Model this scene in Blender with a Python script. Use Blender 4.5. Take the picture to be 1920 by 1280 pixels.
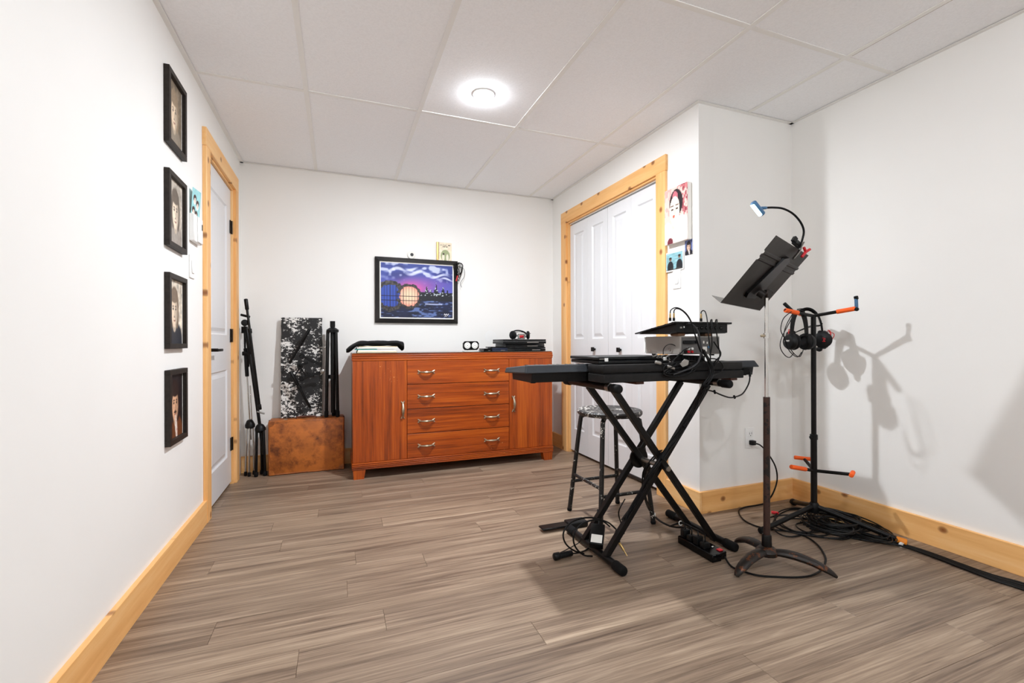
import bpy, bmesh, math, random
import numpy as np
from mathutils import Vector, Matrix
random.seed(7); RNG = np.random.RandomState(7)
for _o in list(bpy.data.objects): bpy.data.objects.remove(_o, do_unlink=True)
SC = bpy.context.scene
COL = SC.collection

# ------------------------------------------------------------------ camera
FPX, YAW, V0, ROLL, CAMZ = 855.79, 0.3644, 642.0, -0.0031, 0.975
cam = bpy.data.objects.new('camera', bpy.data.cameras.new('camera')); COL.objects.link(cam)
cam.data.sensor_width = 36; cam.data.lens = FPX / 1920 * 36
cam.data.shift_y = (V0 - 640) / 1920; cam.data.clip_start = 0.02
cam.matrix_world = (Matrix.Translation((0, 0, CAMZ)) @ Matrix.Rotation(-YAW, 4, 'Z')
                    @ Matrix.Rotation(math.pi / 2, 4, 'X') @ Matrix.Rotation(ROLL, 4, 'Z'))
SC.camera = cam
# ------------------------------------------------------------------ world, exposure, lamps
w = bpy.data.worlds.new('world'); SC.world = w; w.use_nodes = True
w.node_tree.nodes['Background'].inputs[0].default_value = (1, .97, .93, 1)
w.node_tree.nodes['Background'].inputs[1].default_value = 0.02
SC.view_settings.view_transform = 'Standard'; SC.view_settings.look = 'None'
SC.view_settings.gamma = 1; SC.view_settings.use_curve_mapping = False
SC.view_settings.exposure = 0.45
SC.cycles.max_bounces = 14; SC.cycles.diffuse_bounces = 7
# ceiling lamps of the room; those behind the camera are unseen, added as fill
POTS = [(0.753, 2.40, 30, .018, 280), (0.753, 0.15, 0, .034, 500), (2.05, -.6, 0, .034, 200), (0.753, -1.6, 0, .034, 500)]   # x, y, watts of the downlight, drop and radiance of the frosted lens
LAMP_COL = (0.905, 0.946, 1.0)

# ------------------------------------------------------------------ pixel -> place helpers (1920x1280 frame)
def ray(u, v):
    a, b = u - 960, v - V0
    cr, sr = math.cos(ROLL), math.sin(ROLL)
    uu, vv = cr * a + sr * b, -sr * a + cr * b
    s, c = math.sin(YAW), math.cos(YAW)
    return Vector((s + c * uu / FPX, c - s * uu / FPX, -vv / FPX))
def pz(u, v, z=0.0): d = ray(u, v); k = (z - CAMZ) / d.z; return Vector((d.x * k, d.y * k, z))
def py(u, v, y): d = ray(u, v); k = y / d.y; return Vector((d.x * k, y, CAMZ + d.z * k))
def px(u, v, x): d = ray(u, v); k = x / d.x; return Vector((x, d.y * k, CAMZ + d.z * k))

# ------------------------------------------------------------------ materials
def srgb(*c):
    return tuple((x / 255 / 12.92 if x / 255 <= .04045 else ((x / 255 + .055) / 1.055) ** 2.4) for x in c)
class NT:
    def __init__(s, name):
        s.m = bpy.data.materials.new(name); s.m.use_nodes = True; s.t = s.m.node_tree
        s.b = s.t.nodes['Principled BSDF']
    def n(s, typ, **kw):
        o = s.t.nodes.new(typ)
        for k, v in kw.items():
            if k.startswith('i_'): o.inputs[k[2:].replace('_', ' ')].default_value = v
            else: setattr(o, k, v)
        return o
    def l(s, a, b): s.t.links.new(a, b)
    def ramp(s, fac, stops):
        r = s.n('ShaderNodeValToRGB'); e = r.color_ramp.elements
        while len(e) < len(stops): e.new(.5)
        for el, (p, c) in zip(e, stops): el.position = p; el.color = (*c, 1) if len(c) == 3 else c
        s.l(fac, r.inputs[0]); return r.outputs[0]
    def mix(s, f, a, b, mode='MIX'):
        m = s.n('ShaderNodeMix', data_type='RGBA', blend_type=mode)
        for sock, val in ((m.inputs[0], f), (m.inputs[6], a), (m.inputs[7], b)):
            if hasattr(val, 'is_linked') or hasattr(val, 'links'): s.l(val, sock)
            else: sock.default_value = val if not isinstance(val, tuple) else (*val, 1)[:4]
        return m.outputs[2]
    def math(s, op, a, b=0.0):
        m = s.n('ShaderNodeMath', operation=op)
        for sock, val in ((m.inputs[0], a), (m.inputs[1], b)):
            if hasattr(val, 'links'): s.l(val, sock)
            else: sock.default_value = val
        return m.outputs[0]
    def coords(s, scale=(1, 1, 1), rnd=0.0):
        tc = s.n('ShaderNodeTexCoord'); mp = s.n('ShaderNodeMapping'); mp.inputs['Scale'].default_value = scale
        s.l(tc.outputs['Object'], mp.inputs[0])
        if rnd:
            oi = s.n('ShaderNodeObjectInfo'); vm = s.n('ShaderNodeVectorMath', operation='SCALE')
            cb = s.n('ShaderNodeCombineXYZ'); s.l(oi.outputs['Random'], cb.inputs[0]); s.l(oi.outputs['Random'], cb.inputs[1]); s.l(oi.outputs['Random'], cb.inputs[2])
            s.l(cb.outputs[0], vm.inputs[0]); vm.inputs['Scale'].default_value = rnd; s.l(vm.outputs[0], mp.inputs['Location'])
        return mp.outputs[0]
    def noise(s, vec, scale, detail=4, rough=.6, dist=0.0):
        n = s.n('ShaderNodeTexNoise'); s.l(vec, n.inputs['Vector'])
        n.inputs['Scale'].default_value = scale; n.inputs['Detail'].default_value = detail
        n.inputs['Roughness'].default_value = rough; n.inputs['Distortion'].default_value = dist
        return n.outputs['Fac']
    def bump(s, h, strength=.2, dist=.002):
        b = s.n('ShaderNodeBump'); s.l(h, b.inputs['Height']); b.inputs['Strength'].default_value = strength
        b.inputs['Distance'].default_value = dist; s.l(b.outputs[0], s.b.inputs['Normal'])
    def col(s, v):
        if isinstance(v, tuple): s.b.inputs['Base Color'].default_value = (*v, 1)
        else: s.l(v, s.b.inputs['Base Color'])
        return s
    def surf(s, rough=.5, metal=0.0, spec=.5):
        s.b.inputs['Roughness'].default_value = rough; s.b.inputs['Metallic'].default_value = metal
        s.b.inputs['Specular IOR Level'].default_value = spec; return s
M = {}
def simple(name, rgb, rough=.5, metal=0.0, spec=.5, var=.08, vscale=14, bump=0.0):
    """plain colour with a fine procedural mottling"""
    t = NT(name); c = srgb(*rgb); v = t.coords(); nz = t.noise(v, vscale, 4)
    lo = tuple(x * (1 - var) for x in c); hi = tuple(min(1, x * (1 + var)) for x in c)
    t.col(t.ramp(nz, [(.3, lo), (.7, hi)])).surf(rough, metal, spec)
    if bump: t.bump(t.noise(v, vscale * 12, 3), bump, .001)
    M[name] = t.m; return t.m
def wood(name, axis, dark, mid, light, across=40, along=2.0, rough=.45, knots=0.0, spec=.4, tone=0.0, fine=.5, thin=None, flecks=0.0):
    t = NT(name); i = 'xyz'.index(axis)
    sc = [across] * 3; sc[i] = along
    v = t.coords(tuple(sc), 37.0)
    big = t.noise(v, .35, 3, .55, .6); fin = t.noise(v, 2.2, 5, .65, .2)
    f = t.math('ADD', t.math('MULTIPLY', big, 1 - fine), t.math('MULTIPLY', fin, fine))
    c = t.ramp(f, [(.33, srgb(*dark)), (.5, srgb(*mid)), (.68, srgb(*light))])
    if knots:
        ks = [5.2] * 3; ks[i] = 4.2; ks['xyz'.index(thin or 'x')] = 0.0
        vo = t.n('ShaderNodeTexVoronoi', voronoi_dimensions='2D'); sp = t.n('ShaderNodeSeparateXYZ'); cb2 = t.n('ShaderNodeCombineXYZ'); t.l(t.coords(tuple(ks), 11.0), sp.inputs[0])
        oth = [q for q in range(3) if q != i and q != 'xyz'.index(thin or 'x')][0]; t.l(sp.outputs[i], cb2.inputs[0]); t.l(sp.outputs[oth], cb2.inputs[1]); t.l(cb2.outputs[0], vo.inputs['Vector']); vo.inputs['Scale'].default_value = 1.0
        k = t.ramp(vo.outputs['Distance'], [(0.0, (1, 1, 1)), (knots * .55, (.75, .75, .75)), (knots, (0, 0, 0))])
        c = t.mix(k, c, srgb(132, 74, 34))
    if flecks:
        fv = t.coords((60, 60, 60), 3.0); fk = t.math('ADD', t.math('MULTIPLY', t.noise(fv, 1.0, 5, .7), .6), t.math('MULTIPLY', t.noise(fv, .06, 2), .4))
        c = t.mix(t.ramp(fk, [(flecks, (0, 0, 0)), (flecks + .012, (1, 1, 1))]), c, srgb(222, 160, 104))
    if tone:
        oi = t.n('ShaderNodeObjectInfo')
        r = t.ramp(oi.outputs['Random'], [(0, (1 - tone,) * 3), (1, (1 + tone * .0,) * 3)])
        c = t.mix(1.0, c, r, 'MULTIPLY')
    t.col(c).surf(rough, 0, spec); t.bump(fin, .12, .0006); M[name] = t.m
def worn(name, base, chip, amount, scale=30, rough=.45, metal=0.0, blotch=3.0, soft=.015, aniso=(1, 1, 1)):
    t = NT(name); v = t.coords(aniso, 5.0)
    a = t.noise(v, scale, 6, .7); b = t.noise(v, blotch, 3)
    s = t.math('ADD', t.math('MULTIPLY', a, .62), t.math('MULTIPLY', b, .38))
    k = t.ramp(s, [(amount, (0, 0, 0)), (amount + soft, (1, 1, 1))])
    nz = t.noise(v, 9, 4); c0 = srgb(*base)
    cc = t.ramp(nz, [(.3, tuple(x * .8 for x in c0)), (.7, tuple(min(1, x * 1.2) for x in c0))])
    t.col(t.mix(k, cc, srgb(*chip))).surf(rough, metal); t.bump(s, .15, .0008); M[name] = t.m
# room
t = NT('wall_paint'); v = t.coords()
t.col(t.ramp(t.noise(v, 1.1, 3), [(.35, srgb(238, 237, 234)), (.65, srgb(241, 240, 237))])).surf(.6, 0, .25)
t.bump(t.noise(v, 160, 3), .06, .0008); M['wall'] = t.m
t = NT('ceiling_fibre'); v = t.coords()
t.col(t.ramp(t.noise(v, 120, 3), [(.35, srgb(244, 245, 247)), (.65, srgb(250, 251, 253))])).surf(.9, 0, .1)
t.bump(t.noise(v, 110, 4), .3, .002); M['tile'] = t.m
simple('rail_white', (238, 237, 234), .4, var=.01)
simple('door_white', (222, 223, 225), .35, var=.01, vscale=3)
simple('plastic_white', (240, 240, 238), .35, var=.01)
simple('gap_brown', (120, 82, 40), .8)
for ax in 'xyz':
    wood('pine_' + ax, ax, (222, 160, 92), (238, 184, 118), (246, 205, 148), 22, 1.4, .45, knots=.095, fine=.35, thin='y' if ax == 'x' else 'x')
    wood('mahogany_' + ax, ax, (98, 36, 5), (160, 68, 10), (194, 98, 24), 42, 1.3, .3, spec=.5, fine=.5, flecks=.65)
# laminate planks, grain along x
t = NT('laminate'); v = t.coords((.9, 26, 26), 61.0)
big = t.noise(v, .42, 3, .6, 1.4); mid = t.noise(v, 1.5, 5, .62, 1.6); fin = t.noise(t.coords((3.5, 190, 190), 61.0), 1.0, 4, .6, .4)
f = t.math('ADD', t.math('ADD', t.math('MULTIPLY', big, .34), t.math('MULTIPLY', mid, .40)), t.math('MULTIPLY', fin, .26))
c = t.ramp(f, [(.35, srgb(78, 62, 50)), (.44, srgb(118, 99, 83)), (.53, srgb(146, 126, 107)), (.65, srgb(182, 162, 140))])
oi = t.n('ShaderNodeObjectInfo')
c = t.mix(1.0, c, t.ramp(oi.outputs['Random'], [(0, (.86, .85, .84)), (.5, (.95, .94, .93)), (1, (1, .99, .97))]), 'MULTIPLY')
t.col(c).surf(.42, 0, .35); t.bump(fin, .15, .0006); M['laminate'] = t.m
# things
simple('frame_black', (44, 38, 34), .5, var=.25, vscale=60, spec=.22)
simple('paint_frame', (40, 38, 37), .35, var=.3, vscale=8, spec=.22)
simple('black_plastic', (16, 17, 18), .42, var=.15, spec=.22)
simple('black_soft', (11, 11, 12), .75, var=.2, spec=.22)
simple('black_gloss', (10, 10, 11), .18, var=.1, spec=.22)
simple('black_metal', (13, 12, 12), .38, var=.2, spec=.22)
simple('keyboard_grey', (52, 55, 59), .38, var=.08, spec=.22)
simple('cable_black', (10, 10, 11), .45, var=.1, spec=.22)
simple('case_black', (24, 23, 23), .6, var=.35, vscale=40, spec=.22)
simple('dark_grey', (58, 58, 60), .5, var=.1, spec=.22)
simple('desk_back', (46, 42, 39), .55, var=.25, vscale=7, spec=.22)
simple('receiver_silver', (150, 145, 139), .42, .3, var=.12, vscale=6)
simple('receiver_panel', (92, 90, 88), .5, .2, var=.15, vscale=25)
simple('chrome', (205, 203, 200), .16, 1.0, var=.05)
simple('steel', (150, 148, 144), .32, 1.0, var=.1)
simple('brass_aged', (172, 160, 138), .34, .9, var=.3, vscale=60)
simple('white_paper', (236, 234, 228), .8, var=.02)
simple('cream_paper', (228, 214, 186), .8, var=.05, vscale=90)
simple('teal_cover', (66, 196, 190), .5)
simple('orange_foam', (244, 96, 20), .7, var=.06)
simple('orange_cap', (236, 138, 20), .5)
simple('red_plastic', (196, 22, 34), .35)
simple('red_braid', (206, 50, 46), .55)
simple('blue_steel', (70, 112, 150), .4, .4)
simple('dark_blue', (26, 34, 56), .45)
simple('lens_white', (250, 250, 250), .4, var=.0)
simple('gold', (200, 168, 110), .3, .9)
simple('leather_brown', (84, 42, 26), .5, var=.3)
simple('cardboard', (150, 112, 84), .85)
simple('glass_dark', (38, 52, 46), .08, spec=.7)
simple('mesh_silver', (178, 178, 178), .35, .8, var=.3, vscale=300)
worn('suitcase_leather', (184, 104, 40), (96, 46, 16), .47, 14, .5, blotch=5, soft=.17)
worn('worn_black', (16, 15, 15), (226, 222, 214), .60, 70, .45, blotch=7)
worn('worn_seat', (40, 38, 37), (200, 196, 190), .545, 60, .5, blotch=9)
worn('peeled_board', (14, 13, 13), (226, 224, 220), .54, 60, .6, blotch=8, aniso=(.8, 1, 1.1))
worn('rusty_iron', (36, 31, 28), (96, 54, 28), .56, 46, .42, .5, blotch=9)
worn('rusty_pole', (58, 38, 32), (24, 22, 22), .53, 40, .5, .3, blotch=16)
def emit(name, rgb, strength):
    t = NT(name); t.col(rgb); t.b.inputs['Emission Color'].default_value = (*rgb, 1); t.b.inputs['Emission Strength'].default_value = strength; M[name] = t.m
emit('led_glow', (.50, .82, 1.0), 2.6)
for _i, _p in enumerate(POTS): emit('pot_glow_%d' % _i, LAMP_COL, _p[4])
t = NT('print'); at = t.n('ShaderNodeVertexColor', layer_name='ink'); t.col(at.outputs[0]).surf(.45, 0, .35)
t.bump(t.noise(t.coords(), 300, 2), .03, .0005); M['print'] = t.m
t = NT('picture_glass'); t.surf(.03, 0, .5); t.b.inputs['Transmission Weight'].default_value = 1.0; t.b.inputs['IOR'].default_value = 1.05
t.col(t.ramp(t.noise(t.coords(), 3), [(0, (.97,) * 3), (1, (1,) * 3)])); M['glass'] = t.m

# ------------------------------------------------------------------ mesh building
def frame_of(d):
    d = Vector(d).normalized(); a = Vector((0, 0, 1)) if abs(d.z) < .9 else Vector((1, 0, 0))
    x = d.cross(a).normalized(); return x, d.cross(x).normalized(), d
def smooth_path(pts, k=6, closed=False):
    P = [Vector(p) for p in pts]; n = len(P); out = []
    rng = range(n if closed else n - 1)
    for i in rng:
        if closed: a, b, c, d = P[(i - 1) % n], P[i], P[(i + 1) % n], P[(i + 2) % n]
        else: a, b, c, d = P[max(i - 1, 0)], P[i], P[i + 1], P[min(i + 2, n - 1)]
        for j in range(k):
            t = j / k
            out.append(.5 * ((2 * b) + (c - a) * t + (2 * a - 5 * b + 4 * c - d) * t * t + (3 * b - a - 3 * c + d) * t ** 3))
    if not closed: out.append(P[-1].copy())
    return out
class MB:
    def __init__(s): s.v = []; s.f = []
    def add(s, vs, fs):
        o = len(s.v); s.v += [Vector(p) for p in vs]; s.f += [tuple(i + o for i in f) for f in fs]; return s
    def box(s, x0, x1, y0, y1, z0, z1, bev=0.0, mat=None):
        bm = bmesh.new(); bmesh.ops.create_cube(bm, size=1)
        for v in bm.verts: v.co = Vector(((x0 + x1) / 2 + v.co.x * (x1 - x0), (y0 + y1) / 2 + v.co.y * (y1 - y0), (z0 + z1) / 2 + v.co.z * (z1 - z0)))
        if bev: bmesh.ops.bevel(bm, geom=bm.edges[:], offset=bev, segments=2 if bev > .003 else 1, affect='EDGES', profile=.5)
        bm.verts.index_update()
        vs = [(mat @ v.co if mat else v.co.copy()) for v in bm.verts]; fs = [[v.index for v in f.verts] for f in bm.faces]; bm.free()
        return s.add(vs, fs)
    def tube(s, pts, r, seg=10, closed=False, cap=True, flat=1.0):
        P = [Vector(p) for p in pts]; n = len(P)
        R = r if isinstance(r, (list, tuple)) else [r] * n
        T = []
        for i in range(n):
            a = P[(i - 1) % n] if closed or i > 0 else P[i]; b = P[(i + 1) % n] if closed or i < n - 1 else P[i]
            d = b - a; T.append(d.normalized() if d.length > 1e-9 else Vector((0, 0, 1)))
        x, y, _ = frame_of(T[0]); vs = []
        for i in range(n):
            if i:
                ax = T[i - 1].cross(T[i])
                if ax.length > 1e-9:
                    q = Matrix.Rotation(T[i - 1].angle(T[i]), 3, ax.normalized()); x = q @ x; y = q @ y
            for k in range(seg):
                a = 2 * math.pi * k / seg; vs.append(P[i] + x * math.cos(a) * R[i] + y * math.sin(a) * R[i] * flat)
        fs = []
        m = n if closed else n - 1
        for i in range(m):
            for k in range(seg):
                a, b = i * seg + k, i * seg + (k + 1) % seg; c, d = ((i + 1) % n) * seg + (k + 1) % seg, ((i + 1) % n) * seg + k
                fs.append((a, b, c, d))
        if cap and not closed: fs += [tuple(range(seg))[::-1], tuple(range((n - 1) * seg, n * seg))]
        return s.add(vs, fs)
    def cyl(s, a, b, r, r2=None, seg=16): return s.tube([a, b], [r, r if r2 is None else r2], seg)
    def rod(s, a, b, r, seg=14, rnd=.4):
        """cylinder with softly rounded ends"""
        a, b = Vector(a), Vector(b); d = (b - a).normalized(); e = r * rnd
        return s.tube([a, a + d * e * .35, a + d * e, b - d * e, b - d * e * .35, b], [r - e, r - e * .3, r, r, r - e * .3, r - e], seg)
    def sqbar(s, a, b, w, h=None, up=(0, 1, 0), bev=.002):
        a, b = Vector(a), Vector(b); h = h or w; d = b - a; L = d.length; d.normalize()
        u = Vector(up); u = (u - d * u.dot(d)).normalized(); x = u.cross(d).normalized()
        mt = Matrix((x, u, d)).transposed().to_4x4(); mt.translation = (a + b) / 2
        return s.box(-w / 2, w / 2, -h / 2, h / 2, -L / 2, L / 2, bev, mt)
    def lathe(s, base, axis, prof, seg=24):
        x, y, d = frame_of(axis); base = Vector(base); vs = []; fs = []
        for (r, h) in prof:
            for k in range(seg):
                a = 2 * math.pi * k / seg; vs.append(base + d * h + x * math.cos(a) * r + y * math.sin(a) * r)
        for i in range(len(prof) - 1):
            for k in range(seg): fs.append((i * seg + k, i * seg + (k + 1) % seg, (i + 1) * seg + (k + 1) % seg, (i + 1) * seg + k))
        if prof[0][0] > 1e-6: fs.append(tuple(range(seg))[::-1])
        if prof[-1][0] > 1e-6: fs.append(tuple(range((len(prof) - 1) * seg, len(prof) * seg)))
        return s.add(vs, fs)
    def prism(s, poly, vec):
        n = len(poly); P = [Vector(p) for p in poly]; v = Vector(vec)
        fs = [tuple(range(n))[::-1], tuple(range(n, 2 * n))] + [(i, (i + 1) % n, n + (i + 1) % n, n + i) for i in range(n)]
        return s.add(P + [p + v for p in P], fs)
    def xf(s, mt): s.v = [mt @ p for p in s.v]; return s
ORG = {}
def prop(o, label=None, cat=None, group=None, kind=None):
    if label: o['label'] = label
    if cat: o['category'] = cat
    if group: o['group'] = group
    if kind: o['kind'] = kind
    return o
def thing(name, label, cat, base=(0, 0, 0), group=None, kind=None):
    o = bpy.data.objects.new(name, None); COL.objects.link(o); o.location = base; o.empty_display_size = .05
    ORG[o] = Vector(base); return prop(o, label, cat, group, kind)
def mesh_of(mb, off, mat, smooth, name, colors=None):
    me = bpy.data.meshes.new(name); me.from_pydata([tuple(p - off) for p in mb.v], [], mb.f)
    bm = bmesh.new(); bm.from_mesh(me); bmesh.ops.recalc_face_normals(bm, faces=bm.faces); bm.to_mesh(me); bm.free()
    me.materials.append(M[mat])
    if smooth:
        for p in me.polygons: p.use_smooth = True
        try: me.set_sharp_from_angle(angle=math.radians(smooth if smooth > 1 else 40))
        except Exception: pass
    if colors is not None:
        at = me.color_attributes.new('ink', 'FLOAT_COLOR', 'POINT'); at.data.foreach_set('color', np.asarray(colors, dtype=np.float32).ravel())
    return me
def part(name, mb, mat, parent, smooth=40, label=None, kind=None, colors=None):
    off = ORG[parent]; o = bpy.data.objects.new(name, mesh_of(mb, off, mat, smooth, name, colors)); COL.objects.link(o)
    o.parent = parent; ORG[o] = off; return prop(o, label, kind=kind)
def solo(name, mb, mat, label, cat, group=None, kind=None, smooth=40, colors=None):
    lo = Vector([min(p[i] for p in mb.v) for i in range(3)]); hi = Vector([max(p[i] for p in mb.v) for i in range(3)])
    base = Vector(((lo.x + hi.x) / 2, (lo.y + hi.y) / 2, lo.z))
    o = bpy.data.objects.new(name, mesh_of(mb, base, mat, smooth, name, colors)); COL.objects.link(o); o.location = base
    ORG[o] = base; return prop(o, label, cat, group, kind)
def vnoise(X, Y, freq, seed=0):
    r = np.random.RandomState(seed).rand(64, 64); x = X * freq; y = Y * freq
    xi = np.floor(x).astype(int); yi = np.floor(y).astype(int); fx = x - xi; fy = y - yi
    fx = fx * fx * (3 - 2 * fx); fy = fy * fy * (3 - 2 * fy)
    g = lambda i, j: r[i % 64, j % 64]
    return (g(xi, yi) * (1 - fx) + g(xi + 1, yi) * fx) * (1 - fy) + (g(xi, yi + 1) * (1 - fx) + g(xi + 1, yi + 1) * fx) * fy
def print_sheet(o0, ux, uy, w, h, fn, nx, ny):
    """flat printed sheet: o0 lower-left corner, ux/uy unit axes; fn(X,Y)->sRGB 0..255 with X right, Y up in 0..1"""
    X, Y = np.meshgrid(np.linspace(0, 1, nx), np.linspace(0, 1, ny)); c = np.clip(fn(X, Y), 0, 255) / 255.0
    lin = np.where(c <= .04045, c / 12.92, ((c + .055) / 1.055) ** 2.4)
    rgba = np.concatenate([lin, np.ones(lin.shape[:2] + (1,))], 2).reshape(-1, 4)
    o0, ux, uy = Vector(o0), Vector(ux), Vector(uy); mb = MB()
    mb.v = [o0 + ux * (w * X[j, i]) + uy * (h * Y[j, i]) for j in range(ny) for i in range(nx)]
    mb.f = [(j * nx + i, j * nx + i + 1, (j + 1) * nx + i + 1, (j + 1) * nx + i) for j in range(ny - 1) for i in range(nx - 1)]
    return mb, rgba
def lay(c, mask, col):
    m = np.clip(mask, 0, 1)[..., None]; return c * (1 - m) + np.array(col, float) * m
def ell(X, Y, cx, cy, rx, ry, soft=.15):
    d = np.sqrt(((X - cx) / rx) ** 2 + ((Y - cy) / ry) ** 2); return np.clip((1 - d) / soft + .5, 0, 1)
def text_mesh(txt, size, origin, ux, uy, depth=.0006):
    cu = bpy.data.curves.new('lettering', 'FONT'); cu.body = txt; cu.size = size; cu.align_x = 'CENTER'; cu.align_y = 'CENTER'; cu.extrude = depth; cu.resolution_u = 2
    ob = bpy.data.objects.new('lettering', cu); COL.objects.link(ob); dg = bpy.context.evaluated_depsgraph_get()
    me = ob.evaluated_get(dg).to_mesh(); ux, uy = Vector(ux).normalized(), Vector(uy).normalized(); n = ux.cross(uy); mb = MB(); o = Vector(origin)
    mb.v = [o + ux * v.co.x + uy * v.co.y + n * v.co.z for v in me.vertices]; mb.f = [tuple(p.vertices) for p in me.polygons]
    ob.evaluated_get(dg).to_mesh_clear(); bpy.data.objects.remove(ob, do_unlink=True); bpy.data.curves.remove(cu); return mb

# ================================================================== THE ROOM
XL, XR, YB, YJ, XC, YF, ZC = -0.683, 2.659, 3.939, 2.049, 1.923, -2.4, 2.336
BT, BH = 0.018, 0.124                       # baseboard thickness, height
D1 = (2.985, 3.672, 2.05)                   # left door opening y0,y1,top
D2 = (2.403, 3.640, 2.045)                  # closet opening
WT = .11
def struct(o): o['kind'] = 'structure'; return o
# --- floor of single planks
floor = solo('floor', MB().box(XL - .12, XR + .12, YF - .1, YB + .12, -.06, -.006), 'gap_brown', 'grey-brown wood laminate plank floor', 'floor', kind='structure')
PW, PLEN = .131, 1.215
row = 0; y = YB - BT * 0 + .02
while y > YF:
    off = [0, .47, .83, .21, .62, 1.02, .36][row % 7] + .07 * (row % 3)
    x = XL - .03 - off
    while x < XR + .02:
        x0, x1 = max(x, XL - .02), min(x + PLEN, XR + .02)
        if x1 - x0 > .03:
            part('plank', MB().box(x0 + .0004, x1 - .0004, max(y - PW, YF) + .0004, y - .0004, -.007, 0, .0007), 'laminate', floor, 0)
        x += PLEN
    y -= PW; row += 1
# --- ceiling: fibre tiles on a white metal grid
ceil = solo('ceiling', MB().box(XL - .12, XR + .12, YF - .1, YB + .12, ZC + .05, ZC + .09), 'tile', 'white drop ceiling of fibre tiles in a metal grid', 'ceiling', kind='structure')
GX = [-.157 + .61 * k for k in range(0, 5)]; GY = [2.704, 1.478, .256, -.964, -2.184]
xs = [XL] + GX + [XR]; ys = [YB] + GY + [YF]
gapx = GX[4]
for i in range(len(xs) - 1):
    for j in range(len(ys) - 1):
        x0, x1, y1, y0 = xs[i], xs[i + 1], ys[j], ys[j + 1]
        if x1 > XC and y0 >= YJ: x1 = XC
        if x0 >= XC and y0 >= YJ: continue
        gx = .011 if (i == 5 and j in (2, 3)) else 0
        part('ceiling_tile', MB().box(x0 + .004 + gx, x1 - .004, y0 + .004, y1 - .004, ZC + .004, ZC + .018, .002), 'tile', ceil, 0)
for gxv in GX: part('ceiling_rail', MB().box(gxv - .012, gxv + .012, YF, YB if gxv < XC else YJ, ZC, ZC + .0035), 'rail_white', ceil, 0)
for gyv in GY:
    for i in range(len(xs) - 1):
        x1 = xs[i + 1] - .012 if i < len(xs) - 2 else XR
        if gyv > YJ and xs[i] > XC: continue
        if gyv > YJ: x1 = min(x1, XC)
        part('ceiling_rail', MB().box(xs[i] + (.012 if i else 0), x1, gyv - .012, gyv + .012, ZC + .0006, ZC + .0038), 'rail_white', ceil, 0)
part('tile_gap', MB().box(gapx + .0125, gapx + .0165, GY[2] + .02, GY[1] - .02, ZC + .0015, ZC + .003), 'gap_brown', ceil, 0)
for a in [(XL, XL + .022, YF, YB), (XR - .022, XR, YF, YJ), (XL, XC, YB - .022, YB), (XC - .022, XC, YJ - .022, YB), (XC, XR, YJ - .022, YJ), (XL, XR, YF, YF + .022)]:
    part('edge_angle', MB().box(*a, ZC - .0012, ZC + .0015), 'rail_white', ceil, 0)
# --- walls
def wall_y(name, x0, x1, y0, y1, label, op=None):
    mb = MB()
    if op:
        a, b, t = op
        mb.box(x0, x1, y0, a, 0, ZC + .05); mb.box(x0, x1, b, y1, 0, ZC + .05); mb.box(x0, x1, a, b, t, ZC + .05)
    else: mb.box(x0, x1, y0, y1, 0, ZC + .05)
    return solo(name, mb, 'wall', label, 'wall', kind='structure', smooth=0)
wl = wall_y('wall_left', XL - WT, XL, YF, YB + .1, 'off-white left wall with four black picture frames', D1)
wall_y('wall_back', XL, XR + .1, YB, YB + .1, 'off-white back wall behind the wooden dresser')
wall_y('wall_closet', XC, XC + WT, YJ + .0, YB, 'off-white wall around the white closet doors', D2)
solo('wall_jog', MB().box(XC + WT, XR, YJ, YJ + .1, 0, ZC + .05), 'wall', 'short grey-white wall with the power outlet', 'wall', kind='structure', smooth=0)
wall_y('wall_right', XR, XR + .1, YF, YB, 'bright off-white right wall behind the headphone stand')
solo('wall_front', MB().box(XL, XR, YF - .1, YF, 0, ZC + .05), 'wall', 'off-white wall behind the camera', 'wall', kind='structure', smooth=0)
solo('wall_closet_inside', MB().box(2.55, 2.60, YJ + .1, YB, 0, ZC + .05), 'wall', 'wall inside the closed closet', 'wall', kind='structure', smooth=0)
# --- pine baseboards
def base(name, mb, ax, label): return solo(name, mb, 'pine_' + ax, label, 'baseboard', kind='structure', smooth=0)
bl = base('baseboard_left', MB().box(XL, XL + BT, 1.216, 2.903, 0, BH, .0015), 'y', 'knotty pine baseboard along the left wall')
part('board', MB().box(XL, XL + BT, YF, 1.214, 0, BH, .0015), 'pine_y', bl, 0)
base('baseboard_back', MB().box(XL, XC, YB - BT, YB, 0, BH, .0015), 'x', 'pine baseboard along the back wall')
base('baseboard_closet_far', MB().box(XC - BT, XC, 3.735, YB - BT, 0, BH, .0015), 'y', 'short pine baseboard beside the dresser')
base('baseboard_closet', MB().box(XC - BT, XC, YJ - BT, 2.3215, 0, BH, .0015), 'y', 'short pine baseboard right of the closet casing')
base('baseboard_jog', MB().box(XC - BT + .0185, XR - BT, YJ - BT, YJ, 0, BH, .0015), 'x', 'knotty pine baseboard below the power outlet')
base('baseboard_right', MB().box(XR - BT, XR, YF, YJ, 0, BH, .0015), 'y', 'knotty pine baseboard along the right wall')
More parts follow.
